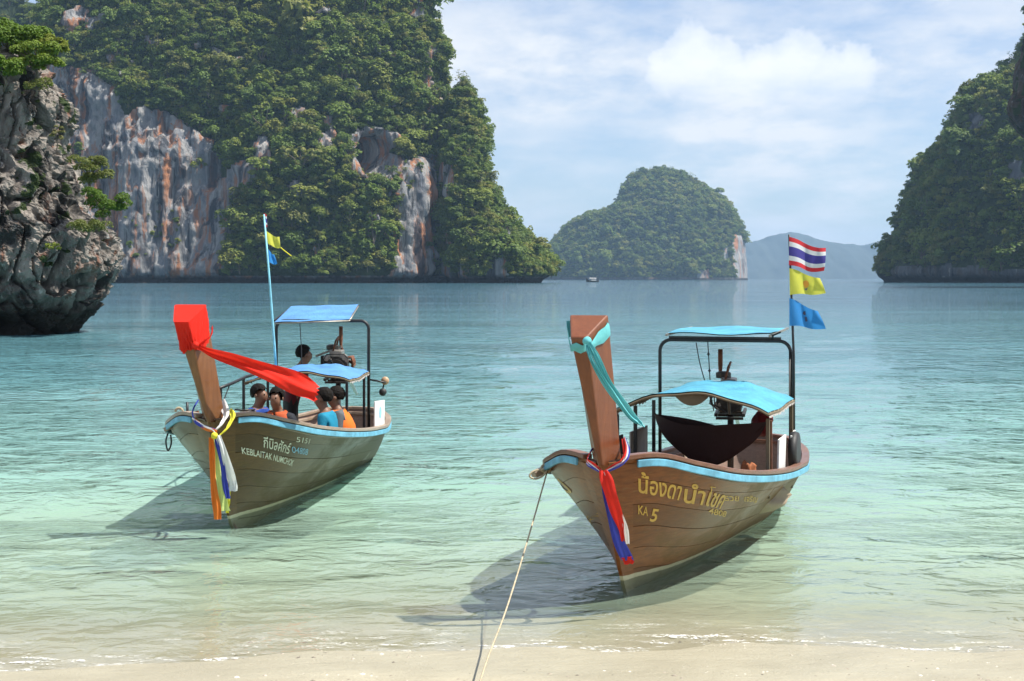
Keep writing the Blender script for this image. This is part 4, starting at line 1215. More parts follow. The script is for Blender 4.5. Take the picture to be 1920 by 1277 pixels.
# painted names
lettering('น้องดา', RM, (1197, 922), (1274, 937), 32, 1, M_gold, RB, 0.2, 0.018)
lettering('นำโชค', RM, (1282, 941), (1352, 953), 32, 1, M_gold, RB, 0.3, 0.018)
lettering('รวย  เจริญ', RM, (1358, 938), (1418, 940), 11, 1, M_gold, RB, 0, 0.012)
lettering('4808', RM, (1328, 962), (1360, 969), 11, 1, M_gold, RB, 0.2, 0.012)
lettering('KA', RM, (1196, 963), (1214, 967), 17, 1, M_gold, RB, 0.1, 0.012)
lettering('5', RM, (1217, 976), (1234, 978), 24, 1, M_gold, RB, 0.3, 0.02)
lettering('น้องดา', RM, (1046, 918), (1084, 934), 22, -1, M_gold, RB, -0.3, 0.010)
lettering('นำโชค', RM, (1084, 922), (1124, 934), 26, -1, M_gold, RB, -0.3, 0.010)
lettering('KA', RM, (1100, 976), (1110, 984), 12, -1, M_gold, RB, -0.2)
lettering('5', RM, (1113, 975), (1122, 981), 20, -1, M_gold, RB, -0.2, 0.015)

# ---------------------------------------------------------------- fittings of the farther boat
c_, cpl = canopy('awning', 3.75, 5.1, 0.62, 1.255, 1.36, M_tarp_l, LBt, rear_drop=-0.02, bias=0.12)
arch(LBt, 5.2, 0.615, 0.42, 1.945, 0.11, M_pipe, 0.021)
rs_ = empty('rear_sun_sheet'); rs_.parent = LBt
A_, B_, C_, D_ = ll(515, 604, 20.2), ll(655, 599, 20.2), ll(672, 571, 21.3), ll(546, 574, 21.3)
def bil(i, j, dz=0.0):
    return (A_ * (1 - j) + B_ * j) * (1 - i) + (D_ * (1 - j) + C_ * j) * i + Vector((0, 0, dz + 0.012 * math.sin(3.1 * j) * math.sin(3.1 * i) + 0.004 * math.sin(14 * j)))
m = MB(); m.grid([[bil(i / 8, j / 10) for j in range(11)] for i in range(9)]); m.build('tarpaulin', M_tarp_l, rs_, smooth=True)
m = MB(); m.grid([[bil(i / 8, j / 10, -0.012) for j in range(11)] for i in range(9)]); m.build('lining', M_under, rs_, smooth=True)
for a, b in ((A_, B_), (D_, C_), (A_, D_), (B_, C_)):
    MB().tube([a + Vector((0, 0, -0.02)), b + Vector((0, 0, -0.02))], 0.011, 6).build('sheet_batten', M_steel, rs_, smooth=True)
for q in (C_, D_):
    MB().bar(q + Vector((0, 0, -0.02)), Vector((5.2, q.y, 1.945)), 0.02, 0.02).build('sheet_batten', M_pipe, rs_)
for s, b, zt in ((3.8, 0.60, 1.24), (4.95, 0.60, 1.24), (3.2, -0.80, 1.20), (4.25, -0.80, 1.24), (5.25, -0.74, 1.28)):
    MB().bar((s, -b, f_zg(s) - 0.2), (s, -b, zt), 0.032, 0.032).build('awning_post', M_pipe, LBt, bevel=0.004)
MB().tube([(3.15, 0.80, 1.20), (3.7, 0.80, 1.22), (4.3, 0.79, 1.26), (5.25, 0.74, 1.29)], 0.02, 8).build('side_rail', M_pipe, LBt, smooth=True)
MB().tube([(3.0, 0.84, 0.74), (3.6, 0.80, 1.21)], 0.008, 6).build('rail_stay', M_pipe, LBt, smooth=True)
engine(LBt, 6.0, 0.05, 1.30, R(6), 1, -0.02)
MB().bar(ll(592, 668, 21.2), ll(640, 650, 21.2), 0.03, 0.03).build('tiller_bar', M_steel, LBt)
wb = MB().box((4.72, -0.84, 0.78), (0.85, 0.018, 0.32), (0.0, 0.06, 0.03)).build('side_board', M_white, LBt, bevel=0.004)
em = MB(); em.lathe((4.72, -0.853, 0.79), (0, -1, 0), [(0, 0.075), (0.002, 0.075)], 24); em.build('round_emblem', M_bluepaint2, LBt)
MB().tube([(5.2, -0.60, 1.18), (5.22, -0.72, 1.16), (5.2, -0.84, 1.135)], 0.012, 7).build('lamp_bracket', M_pipe, LBt, smooth=True)
p = ll(722, 714, 20.3); MB().lathe(p + Vector((0.03, 0, 0)), (-1, 0, 0), [(0, 0.03), (0.0, 0.05), (0.03, 0.055), (0.05, 0.045), (0.06, 0.01)], 18).build('stern_lamp', plain('tan_lamp', (0.42, 0.27, 0.16), 0.35), LBt, smooth=True)
p = ll(718, 735, 20.3); MB().lathe(p + Vector((0.03, 0, 0)), (-1, 0, 0), [(0, 0.02), (0.0, 0.045), (0.05, 0.05), (0.07, 0.02)], 18).build('stern_lamp', M_rubber, LBt, smooth=True)
MB().tube([ll(718, 728, 20.3), ll(722, 712, 20.32)], 0.01, 6).build('lamp_bracket', M_pipe, LBt, smooth=True)
# bow fittings: mooring post and beam end on one side, folded grapnel on the other
MB().tube([ll(352, 796, 15.9), ll(351, 754, 15.9)], 0.014, 7).build('mooring_post', M_pipe, LBt, smooth=True)
MB().bar(ll(372, 772, 15.8), ll(330, 778, 16.0), 0.02, 0.02).build('bow_bracket', M_rustpipe, LBt)
MB().bar(ll(345, 790, 16.0), ll(308, 806, 16.0), 0.05, 0.045).build('bow_beam', C_left, LBt, bevel=0.006)
cl = [ll(350 - 13 - 8 * math.cos(a * 0.9), 772 - 11 * math.sin(a * 0.9) + 2.2 * a, 15.95) for a in [k * 0.42 for k in range(9)]]
MB().tube(cl, 0.012, 7).build('bow_hook', M_rope, LBt, smooth=True)

lettering('กีบิลศักร์', LM, (494, 838), (543, 851), 19, 1, M_palepaint, LBt, 0.25, 0.010)
lettering('KEBLAITAK NUMCHOK', LM, (454, 850), (547, 874), 12, 1, M_palepaint, LBt, 0.2, 0.012)
lettering('5151', LM, (555, 828), (580, 832), 10, 1, M_palepaint, LBt, 0.2)
lettering('04808', LM, (548, 848), (576, 853), 12, 1, M_bluepaint2, LBt, 0.2)
lettering('กีบิลศักร์', LM, (342, 838), (372, 850), 16, -1, M_palepaint, LBt, -0.3, 0.008)
lettering('KEBLAITAK', LM, (360, 862), (390, 868), 11, -1, M_palepaint, LBt, -0.3, 0.008)
# ================================================================== single trees and shrubs
def limb_tree(name, base, height, spread, crown_me, crown_scale, crown_z, leafmat_unused, rz, seed):
    r_ = random.Random(seed)
    root = empty(name, base, rz)
    m = MB()
    lean = Vector((r_.uniform(-0.12, 0.12), r_.uniform(-0.2, 0.0), 0)) * height
    trunk = [Vector((0, 0, -0.06 * height)), lean * 0.25 + Vector((0, 0, 0.3 * height)), lean * 0.7 + Vector((0, 0, 0.62 * height)), lean + Vector((0, 0, height))]
    m.tube(trunk, lambda q: 0.045 * height * (1 - 0.7 * q), 7)
    for k in range(5):
        a = k * 1.26 + r_.uniform(-0.3, 0.3); s = trunk[1].lerp(trunk[3], 0.25 + 0.13 * k)
        e = s + Vector((math.cos(a) * spread * 0.7, math.sin(a) * spread * 0.7, 0.28 * height))
        m.tube([s, s.lerp(e, 0.5) + Vector((0, 0, 0.06 * height)), e], lambda q: 0.02 * height * (1 - 0.75 * q), 5)
    m.build('trunk', M_bark, root, smooth=True)
    c = bpy.data.objects.new('crown', crown_me); COL.objects.link(c); c.parent = root
    c.location = lean + Vector((0, 0, crown_z)); c.scale = crown_scale
    return root

# trees of the cliff foot that stand out one by one
shore = [(462, 496, 5.0), (505, 478, 5.6), (548, 500, 4.8), (585, 470, 5.8), (622, 498, 5.0), (662, 462, 6.0), (690, 498, 5.2), (722, 470, 5.0),
         (470, 440, 6.2), (530, 430, 6.4), (600, 405, 6.8), (655, 395, 7.0), (705, 372, 6.4), (848, 452, 5.2), (892, 470, 5.0), (955, 478, 4.8), (832, 410, 5.0), (1000, 490, 4.6)]
SHORE_WORDS = ['leafy tree low on the cliff foot beside the bare orange wall', 'rounded tree just above the blue flag of the red-scarfed boat', 'broad tree low over the dark waterline at the cliff foot',
    'full crowned tree in the middle of the wooded cliff foot', 'dense tree close over the waterline left of the pale strip', 'large dark crown below the cliff hollow', 'tree at the waterline nearest the pale orange strip',
    'tree against the left edge of the pale orange strip', 'tree growing against the right edge of the bare wall', 'tree above the yellow flag on the wooded foot', 'high rounded crown on the wooded cliff foot',
    'wide crown under the dark cliff hollow', 'topmost single tree under the dark cliff hollow', 'tree low on the shoulder right of the pale strip', 'tree midway along the foot of the wooded shoulder',
    'small tree near the outer end of the shoulder', 'light green tree above the strip foot on the shoulder', 'last tree at the tip of the wooded point']
for k, (px, py, s) in enumerate(shore):
    Vv, Qq, _ = main_cliff if px < 780 else shoulder
    ppx, ppy = project(Vv); front = np.where((Vv[:, 1] < (850 if px < 780 else 862)), (ppx - px) ** 2 + (ppy - py) ** 2, 1e9)
    b = Vector(Vv[int(np.argmin(front))]); b.y -= 1.2
    h = s * 0.9
    tr_ = limb_tree('broadleaf_tree', b - Vector((0, 0, h * 0.6)), h, s * 0.6, CROWNS[(0, 1, 3, 6, 8, 2, 4)[k % 7]], (s, s, s * 0.95), h * 0.75, None, k * 1.7, 300 + k)
    tag(tr_, SHORE_WORDS[k], 'tree', 'single trees at the cliff foot')

def shrub(name, px, py, d, rx, rz, nleaf, lsize, mat, seed, label, group, lobes=9, ry=None, stem=1.2, cut=0.25):
    r_ = random.Random(seed)
    c = at(px, py, d); ry = ry or rx * 0.8
    root = empty(name, c - Vector((0, 0, rz)))
    L = []
    for i in range(lobes * 2):
        a = r_.uniform(0, 6.28); q = math.sqrt(r_.random()) * 0.85; s = r_.uniform(0.20, 0.36)
        L.append((q * math.cos(a) * rx, q * math.sin(a) * ry, rz + r_.uniform(-0.65, 0.65) * rz * (1 - 0.4 * q), s * rx, s * ry, s * rx * 0.72))
    V, T = leaves(nleaf, L, lsize, seed, up=0.4, flat=0.55)
    me = quick_mesh('crown', V, T, mat, smooth=False)
    co = bpy.data.objects.new('crown', me); COL.objects.link(co); co.parent = root
    m = MB()
    foot = Vector((-0.25 * rx, 0.6 * ry, -0.25 * rz))
    hub = Vector((-0.1 * rx, 0.1 * ry, 0.55 * rz))
    m.tube([foot, foot.lerp(hub, 0.5) + Vector((0.08 * rx, 0, 0)), hub], lambda q: 0.075 * rx * (1 - 0.4 * q), 7)
    for l in L:
        e = Vector(l[:3]); m.tube([hub.lerp(foot, 0.25 * r_.random()), hub.lerp(e, 0.55) + Vector((0, 0, 0.08 * rz)), e], lambda q: 0.03 * rx * (1 - 0.75 * q), 5)
    m.build('trunk', M_bark, root, smooth=True)
    tag(root, label, 'shrub' if 'shrub' in name else 'tree', group)
    return root
G = 'plants growing on the near rock'
shrub('rock_tree', 22, 70, 69.2, 1.75, 1.10, 5200, 0.095, M_leaf_near, 1, 'bright green tree highest on the near rock', G, 11)
shrub('rock_tree', 72, 108, 68.0, 1.25, 0.95, 3800, 0.088, M_leaf_near, 2, 'bright green tree leaning over the near rock brow', G, 9)
shrub('rock_tree', 12, 128, 67.6, 1.1, 0.75, 2800, 0.085, M_leaf_near, 3, 'low green tree at the brow beside the picture edge', G, 8)
shrub('rock_tree', 96, 84, 69.0, 0.75, 0.6, 1700, 0.085, M_leaf_near, 12, 'small green tree at the outer end of the rock brow', G, 7)
shrub('rock_shrub', 70, 158, 67.2, 0.75, 0.36, 700, 0.06, M_leaf_dry, 4, 'brownish dry shrub just under the rock brow', G, 7)
shrub('rock_shrub', 170, 318, 67.2, 1.1, 0.90, 2600, 0.066, M_leaf_dry, 5, 'olive shrub rising from the rock shoulder', G, 9)
shrub('rock_shrub', 196, 380, 66.6, 1.15, 0.90, 3200, 0.066, M_leaf_near, 6, 'yellow green shrub spreading past the rock edge', G, 9)
shrub('rock_shrub', 168, 424, 65.6, 1.0, 0.40, 1800, 0.055, M_leaf_dry, 7, 'low mossy shrub lying on the rusty ledge', G, 8)
shrub('rock_shrub', 108, 250, 67.0, 0.35, 0.55, 520, 0.055, M_leaf_dry, 8, 'thin dry shrub hanging in the rock cleft', G, 6)
shrub('rock_shrub', 100, 462, 65.2, 0.38, 0.22, 320, 0.05, M_leaf_near, 9, 'tiny green tuft on the middle of the near rock', G, 5)
# ================================================================== cloths, flags, ropes
def strip(center, width_vec, widths, folds=0.0, nf=3, nw=7, nrm=None, phase=0.0):
    """ribbon: centre line, direction across it, width along it; shallow folds across"""
    rows = []
    n = len(center)
    for i, c in enumerate(center):
        k = i / (n - 1); wv = Vector(width_vec[i] if isinstance(width_vec, list) else width_vec).normalized()
        a, b = Vector(center[max(i - 1, 0)]), Vector(center[min(i + 1, n - 1)])
        nn = (b - a).normalized().cross(wv).normalized() if nrm is None else Vector(nrm)
        wd = (widths(k) if callable(widths) else widths) * (1 + 0.12 * math.sin(11 * k + 3 * phase))
        c = Vector(c) + wv * (0.008 * math.sin(9 * k + 2 * phase + 1) * k)
        rows.append([Vector(c) + wv * wd * (j / (nw - 1) - 0.5) + nn * folds * (math.sin(nf * math.pi * j / (nw - 1) + phase + 4 * k) + 0.5 * math.sin(14 * k + j + phase)) for j in range(nw)])
    return rows

def smooth_path(pts, n):
    P = [Vector(p) for p in pts]; P = [P[0] * 2 - P[1]] + P + [P[-1] * 2 - P[-2]]
    out = []; m = len(P) - 3
    for i in range(n):
        q = i / (n - 1) * m; k = min(int(q), m - 1); t_ = q - k
        a, b, c, d = P[k], P[k + 1], P[k + 2], P[k + 3]
        out.append(0.5 * ((2 * b) + (c - a) * t_ + (2 * a - 5 * b + 4 * c - d) * t_ ** 2 + (3 * b - a - 3 * c + d) * t_ ** 3))
    return out

T_red = cloth_mat('red_cloth', (0.74, 0.025, 0.012), 0.28)
T_aqua = cloth_mat('aqua_cloth', (0.16, 0.56, 0.60), 0.25)
T_r2 = cloth_mat('scarlet_cloth', (0.66, 0.03, 0.02), 0.2)
T_w = cloth_mat('white_cloth', (0.80, 0.80, 0.80), 0.25)
T_b = cloth_mat('royal_blue_cloth', (0.05, 0.07, 0.42), 0.2)
T_y = cloth_mat('yellow_cloth', (0.74, 0.68, 0.06), 0.25)
T_yg = cloth_mat('lime_cloth', (0.62, 0.72, 0.25), 0.25)
T_o = cloth_mat('orange_cloth', (0.78, 0.20, 0.03), 0.25)

def wrap_band(M, z_front, z_back, grow, hgt, n=24, wob=0.01):
    """band of cloth round the prow post, tied low in front and higher behind"""
    rows = []
    for k in range(n + 1):
        u = k / n * 4
        e = int(u) % 4; q = u - int(u)
        zf = z_front if e in (0,) else None
        cor = []
        for j in range(5):
            def corner(idx):
                z = z_front if idx in (0, 1) else z_back
                z = z + hgt * (j / 4 - 0.5) * (0.55 if idx in (0, 1) else 1.0)
                g = grow * (1 + 0.7 * math.sin(math.pi * j / 4))
                w_ = min(max((z - 1.02) / 1.05, 0), 1)
                ring = post_ring(z, g); p = ring[idx]
                if idx in (2, 3): p = Vector((p.x, p.y, z))
                return p
            a, b = corner(e), corner((e + 1) % 4)
            p = a.lerp(b, q); p.z += wob * math.sin(9 * u + 2 * j)
            cor.append(M @ p)
        rows.append(cor)
    m = MB(); m.grid(rows); return m

# aqua sash of the nearer boat
POST_LEAN[0] = 0.085
sash = empty('aqua_sash', RM @ Vector((-0.2, 0, 1.9)))
SI = Matrix.Translation(RM @ Vector((-0.2, 0, 1.9))).inverted()
wrap_band(SI @ RM, 1.99, 2.12, 0.010, 0.11).build('band', T_aqua, sash, smooth=True)
kn = at(1101, 640, 11.22)
MB().lathe(SI @ kn, (0.3, -1, 0), [(-0.03, 0.01), (-0.02, 0.03), (0.0, 0.036), (0.02, 0.028), (0.035, 0.008)], 12).build('knot', T_aqua, sash, smooth=True)
for q, (ends, w0) in enumerate((([(1103, 642, 11.20), (1118, 668, 11.17), (1138, 708, 11.2), (1162, 748, 11.25), (1186, 782, 11.3), (1209, 800, 11.32)], 0.050), ([(1100, 645, 11.19), (1110, 675, 11.15), (1132, 715, 11.17), (1156, 752, 11.22), (1180, 780, 11.27), (1203, 797, 11.3)], 0.036))):
    path = smooth_path([SI @ at(*e) for e in ends], 26)
    m = MB(); m.grid(strip(path, (0.75, -0.25, 0.45), lambda k: w0 * (0.55 + 0.9 * k * (1 - k) * 2.2 + (-0.35 if k > 0.93 else 0.05)), 0.009, 6, 15, phase=q)); m.build('tail', T_aqua, sash, smooth=True)
tag(sash, 'aqua cloth sash knotted round the bare prow top', 'sash')

# tricolour sash of the nearer boat, at the rail
sash = empty('prow_ribbons', RM @ Vector((-0.05, 0, 1.1)))
SI = Matrix.Translation(RM @ Vector((-0.05, 0, 1.1))).inverted()
def hang(ends, n, wv, widths, mat, folds, name='tail', nf=3, phase=0.0, nw=7):
    m = MB(); m.grid(strip(smooth_path([SI @ at(*e) for e in ends], n), wv, widths, folds, nf, nw, phase=phase))
    return m.build(name, mat, sash, smooth=True)
# collar: from behind the post down over the rail to the knot in front
for mat, off in ((T_r2, 0.0), (T_w, 6.0), (T_b, 11.0)):
    hang([(1114, 838, 11.75), (1106, 850, 11.6), (1101, 862 + off * 0.4, 11.45), (1112, 872 + off * 0.5, 11.36), (1130, 884 + off * 0.25, 11.30)], 16, (0.1, -0.5, 0.8), 0.030, mat, 0.004, 'collar')
    hang([(1168 + off * 0.15, 822, 11.75), (1172 + off * 0.5, 845, 11.55), (1166 + off * 0.7, 862 + off * 0.3, 11.42), (1150 + off * 0.4, 872 + off * 0.5, 11.35), (1133, 884 + off * 0.25, 11.30)], 16, (0.5, -0.4, 0.6), 0.036, mat, 0.004, 'collar')
hang([(1131, 882, 11.28), (1139, 905, 11.27), (1150, 940, 11.32), (1160, 980, 11.42), (1169, 1015, 11.5)], 22, (1, -0.1, 0.1), lambda k: 0.06 + 0.05 * math.sin(math.pi * min(k * 1.15, 1)) - 0.03 * k, T_r2, 0.010)
hang([(1134, 884, 11.29), (1146, 905, 11.29), (1160, 945, 11.34), (1170, 985, 11.44), (1178, 1020, 11.52)], 22, (1, -0.1, 0.1), lambda k: 0.025 + 0.012 * math.sin(9 * k), T_w, 0.004)
hang([(1130, 890, 11.33), (1136, 925, 11.35), (1146, 965, 11.42), (1158, 1010, 11.5), (1172, 1044, 11.56), (1178, 1050, 11.58)], 22, (1, -0.1, 0.1), lambda k: 0.03 + 0.075 * k, T_b, 0.012)
hang([(1174, 1044, 11.55), (1177, 1050, 11.56), (1179, 1058, 11.57)], 6, (1, 0, 0.1), 0.072, T_r2, 0.008, 'hem')
tag(sash, 'red, white and blue ribbons tied below the bare prow', 'ribbons')

# red cloth of the farther boat
POST_LEAN[0] = 0.175
sash = empty('prow_cloth', LM @ Vector((-0.3, 0, 2.0)))
SI = Matrix.Translation(LM @ Vector((-0.3, 0, 2.0))).inverted()
m = MB(); rows = []
G_ = 0.014
NU = 96
zlow = (1.80, 1.80, 2.00, 2.00)
for j in range(17):
    f_ = j / 16; row = []
    for k in range(NU):
        u = (k / NU) * 4; e = int(min(u, 3.999)); q = u - e
        rt = post_ring(2.085, G_); top = rt[e].lerp(rt[(e + 1) % 4], q)
        zl = zlow[e] * (1 - q) + zlow[(e + 1) % 4] * q - 0.05 * math.sin(math.pi * q) * (e in (1, 3)) + 0.02 * math.sin(5 * u)
        rb = post_ring(zl, G_ + 0.010); bot = rb[e].lerp(rb[(e + 1) % 4], q); bot.z = zl
        row.append(top.lerp(bot, f_))
    for it in range(7 if j else 4):
        row = [(row[k - 1] + row[k] * 2 + row[(k + 1) % NU]) / 4 for k in range(NU)]
    cx0 = sum((p.x for p in row)) / NU; cy0 = sum((p.y for p in row)) / NU
    out = []
    for k, p in enumerate(row):
        n_ = Vector((p.x - cx0, p.y - cy0, 0)).normalized(); u = (k / NU) * 4
        fold = 0.015 * math.sin(21 * u + 9 * f_ * math.sin(3 * u)) * f_ * (0.4 + 0.6 * math.sin(2.3 * u + 1) ** 2) + 0.009 * math.sin(37 * u - 14 * f_) * f_
        out.append(SI @ LM @ (p + n_ * fold + Vector((0, 0, 0.008 * math.sin(13 * u) * f_))))
    rows.append(out + [out[0]])
m.grid(rows)
crown_ = rows[0][:-1]; cen = sum(crown_, Vector()) / NU
m.add(crown_ + [cen + Vector((0, 0, -0.006))], [(k, (k + 1) % NU, NU) for k in range(NU)])
m.build('wrap', T_red, sash, smooth=True)
tail_top = smooth_path([SI @ at(*e) for e in ((372, 645, 14.72), (400, 655, 14.75), (450, 667, 14.95), (515, 684, 15.3), (565, 700, 15.6), (588, 712, 15.75), (597, 724, 15.8))], 40)
tail_bot = smooth_path([SI @ at(*e) for e in ((364, 650, 14.72), (392, 668, 14.78), (440, 688, 15.0), (505, 718, 15.28), (550, 738, 15.5), (575, 747, 15.62), (592, 753, 15.7))], 40)
rows = []
for i in range(40):
    k = i / 39
    rows.append([tail_top[i].lerp(tail_bot[i], j / 12) + Vector((0.15, -1, 0.2)).normalized() * (0.034 * math.sin(2.2 * math.pi * j / 12 + 5 * k) * (0.25 + k) + 0.02 * math.sin(13 * k + 2 * j / 12) + 0.011 * math.sin(5.3 * math.pi * j / 12 + 3 * math.sin(6 * k))) + Vector((0.02 * math.sin(2.1 * j) * (k > 0.97), 0, 0.012 * math.sin(17 * k) * (j / 12 - 0.5))) for j in range(13)])
m = MB(); m.grid(rows); m.build('streamer', T_red, sash, smooth=True)
MB().lathe(SI @ at(367, 647, 14.70), (0.2, -1, 0), [(-0.03, 0.01), (-0.015, 0.032), (0.005, 0.036), (0.03, 0.01)], 12).build('knot', T_red, sash, smooth=True)
hang([(398, 612, 14.95), (397, 626, 14.85), (388, 638, 14.75), (372, 647, 14.70)], 12, (0.2, -0.3, 0.9), lambda k: 0.03 + 0.01 * math.sin(3 * k), T_red, 0.006, 'fold')
tag(sash, 'red cloth wrapped over the prow with a long streamer blowing', 'cloth')

# five-colour ribbons of the farther boat
sash = empty('prow_ribbons', LM @ Vector((-0.05, 0, 1.1)))
SI = Matrix.Translation(LM @ Vector((-0.05, 0, 1.1))).inverted()
hang([(372, 750, 15.3), (361, 772, 15.15), (366, 790, 14.95), (385, 802, 14.85), (405, 806, 14.80)], 16, (0.1, -0.5, 0.8), 0.035, T_b, 0.005, 'collar')
hang([(364, 785, 15.05), (376, 797, 14.9), (392, 806, 14.82), (407, 809, 14.78)], 14, (0.1, -0.5, 0.8), 0.04, T_o, 0.006, 'collar')
hang([(415, 752, 15.3), (424, 776, 15.1), (416, 794, 14.92), (402, 808, 14.80)], 16, (0.7, -0.3, 0.5), lambda k: 0.09 - 0.045 * k, T_w, 0.008, 'collar')
hang([(430, 768, 15.2), (437, 780, 15.05), (428, 800, 14.88), (412, 816, 14.77)], 16, (0.7, -0.3, 0.5), 0.055, T_y, 0.007, 'collar')
hang([(360, 784, 15.0), (378, 796, 14.87), (394, 804, 14.78), (404, 812, 14.74)], 14, (0.1, -0.5, 0.8), 0.02, T_w, 0.003, 'collar')
MB().lathe(SI @ at(402, 817, 14.72), (0.3, -1, 0.1), [(-0.03, 0.012), (-0.02, 0.03), (0.005, 0.034), (0.03, 0.012)], 12).build('knot', T_y, sash, smooth=True)
hang([(396, 820, 14.75), (398, 860, 14.76), (401, 910, 14.78), (405, 950, 14.8), (409, 974, 14.8)], 24, (1, 0.2, 0), lambda k: 0.045 + 0.035 * k, T_o, 0.014)
hang([(404, 820, 14.78), (409, 860, 14.80), (414, 905, 14.82), (419, 940, 14.84), (421, 958, 14.84)], 24, (1, 0.2, 0), lambda k: 0.05 + 0.06 * k, T_yg, 0.014, phase=1)
hang([(406, 820, 14.74), (413, 850, 14.75), (419, 885, 14.77), (424, 915, 14.8), (426, 935, 14.8)], 22, (1, 0.2, 0), lambda k: 0.05, T_b, 0.012, phase=2)
hang([(408, 816, 14.72), (420, 850, 14.74), (430, 885, 14.80), (435, 905, 14.85), (437, 921, 14.86)], 22, (1, 0.15, 0), lambda k: 0.055 + 0.04 * math.sin(2.6 * k), T_w, 0.014, phase=3)
hang([(430, 920, 14.87), (428, 940, 14.87), (427, 962, 14.87)], 8, (1, 0.1, 0), 0.03, T_y, 0.005, phase=1)
tag(sash, 'orange, yellow, blue and white ribbons hanging below the red-wrapped prow', 'ribbons')

# ---------------------------------------------------------------- flags
def flag_mat(name, stops):
    t = NT(name)
    uv = t.n('ShaderNodeUVMap'); xyz = t.sep(uv.outputs[0])
    c = t.ramp(xyz[1], stops, 'CONSTANT') if len(stops) > 1 else stops[0][1]
    p = t.pos(obj=True)
    c = t.mix(t.math('MULTIPLY', t.noise(p, 20, 4, 0.6), 0.25), c, (0.12, 0.12, 0.14))
    a = t.pbsdf(c, 0.7, t.bump(t.noise(p, 30, 3, 0.6), 0.3, 0.01), Specular_IOR_Level=0.2)
    b = t.n('ShaderNodeBsdfTranslucent'); t.put(b.inputs['Color'], c)
    m = t.n('ShaderNodeMixShader'); m.inputs[0].default_value = 0.4; t.put(m.inputs[1], a); t.put(m.inputs[2], b.outputs[0])
    return t.done(m.outputs[0])
F_thai = flag_mat('tricolour_cloth', ((0.0, (0.62, 0.03, 0.04)), (0.167, (0.72, 0.72, 0.74)), (0.333, (0.06, 0.05, 0.28)), (0.667, (0.72, 0.72, 0.74)), (0.833, (0.62, 0.03, 0.04))))
F_yel = flag_mat('yellow_flag_cloth', ((0.0, (0.66, 0.64, 0.08)), (1.0, (0.66, 0.64, 0.08))))
F_blu = flag_mat('blue_flag_cloth', ((0.0, (0.03, 0.25, 0.62)), (1.0, (0.03, 0.25, 0.62))))

def flag(name, TL, BL, TR, BR, mat, wave, label, cat='flag', d=16.2, curl=1.0, nx=18, ny=10, sag=0.0):
    a, b, c, e = [Vector(q) for q in (TL, BL, TR, BR)]
    V, UV, Fc = [], [], []
    for i in range(nx + 1):
        for j in range(ny + 1):
            u, v = i / nx, j / ny
            p = (b * (1 - v) + a * v) * (1 - u) + (e * (1 - v) + c * v) * u
            p = p + Vector((0.15, -1, 0)) * wave * u ** 0.7 * math.sin(7.5 * u * curl + 1.8 * v) + Vector((0, 0, 1)) * (wave * 0.5 * math.sin(6 * u + 1) * u - sag * math.sin(math.pi * u))
            V.append(p); UV.append((u, v))
    for i in range(nx):
        for j in range(ny):
            k = i * (ny + 1) + j; Fc.append((k, k + ny + 1, k + ny + 2, k + 1))
    org = a.copy(); o = mesh_obj(name, [p - org for p in V], Fc, mat, None, True); o.location = org
    uvl = o.data.uv_layers.new(name='UVMap')
    for l in o.data.loops: uvl.data[l.index].uv = UV[l.vertex_index]
    tag(o, label, cat, 'flags on the boats')
    o_pt = lambda u, v: V[int(u * nx) * (ny + 1) + int(v * ny)]
    return o, o_pt, org
def emblem(o, fpt, org, u, v, marks, nrm=Vector((0.1, -1, 0.05))):
    base = fpt(u, v) - org
    for mat, poly in marks:
        vs = [base + nrm * 0.012 + Vector((x, 0, z)) for x, z in poly]
        mesh_obj('emblem', vs, [tuple(range(len(vs)))], mat, o)
dF = 16.2
MB().tube([RM @ Vector((5.10, -0.715, 0.75)), RM @ Vector((5.10, -0.715, 1.7)), at(1479, 440, 16.25)], lambda q: 0.016 - 0.006 * q, 8).build('pole_world_unused', M_pipe) if False else None
MB().tube([Vector((5.10, -0.735, 0.75)), Vector((5.10, -0.735, 1.7)), rl(1479.5, 440, 16.22)], lambda q: 0.017 - 0.007 * q, 8).build('flag_pole', M_pipe, RB, smooth=True)
flag('national_flag', at(1480, 444, dF), at(1479, 497, dF), at(1548, 468, dF + .15), at(1542, 511, dF + .12), F_thai, 0.055, 'red, white and blue striped flag topmost on the pole')
o, fp, og = flag('yellow_flag', at(1480, 503, dF), at(1481, 553, dF), at(1537, 524, dF + .1), at(1546, 552, dF + .12), F_yel, 0.04, 'yellow flag with small emblem below the striped flag', sag=-0.01)
emblem(o, fp, og, 0.5, 0.45, ((plain('emblem_orange', (0.75, 0.33, 0.03), 0.6), [(0.035 * math.cos(a), 0.02 + 0.04 * math.sin(a)) for a in [k * math.pi / 5 for k in range(10)]]), (plain('emblem_grey', (0.15, 0.15, 0.17), 0.6), [(-0.03, -0.02), (-0.012, -0.045), (0.012, -0.045), (0.022, -0.015), (0.0, -0.028)])))
o, fp, og = flag('blue_flag', at(1480, 559, dF), at(1480, 611, dF), at(1533, 586, dF + .1), at(1546, 619, dF + .12), F_blu, 0.045, 'sky blue flag with dark emblem lowest on the pole', sag=-0.012)
M_em2 = plain('emblem_navy', (0.03, 0.04, 0.10), 0.6)
emblem(o, fp, og, 0.55, 0.5, ((M_em2, [(-0.012, 0.05), (0.008, 0.055), (0.012, 0.015), (-0.006, 0.01), (-0.02, 0.03)]), (M_em2, [(0.0, -0.005), (0.022, -0.01), (0.03, -0.05), (0.012, -0.06), (0.004, -0.035)]), (M_em2, [(-0.03, 0.0), (-0.018, 0.005), (-0.014, -0.02), (-0.028, -0.025)])))
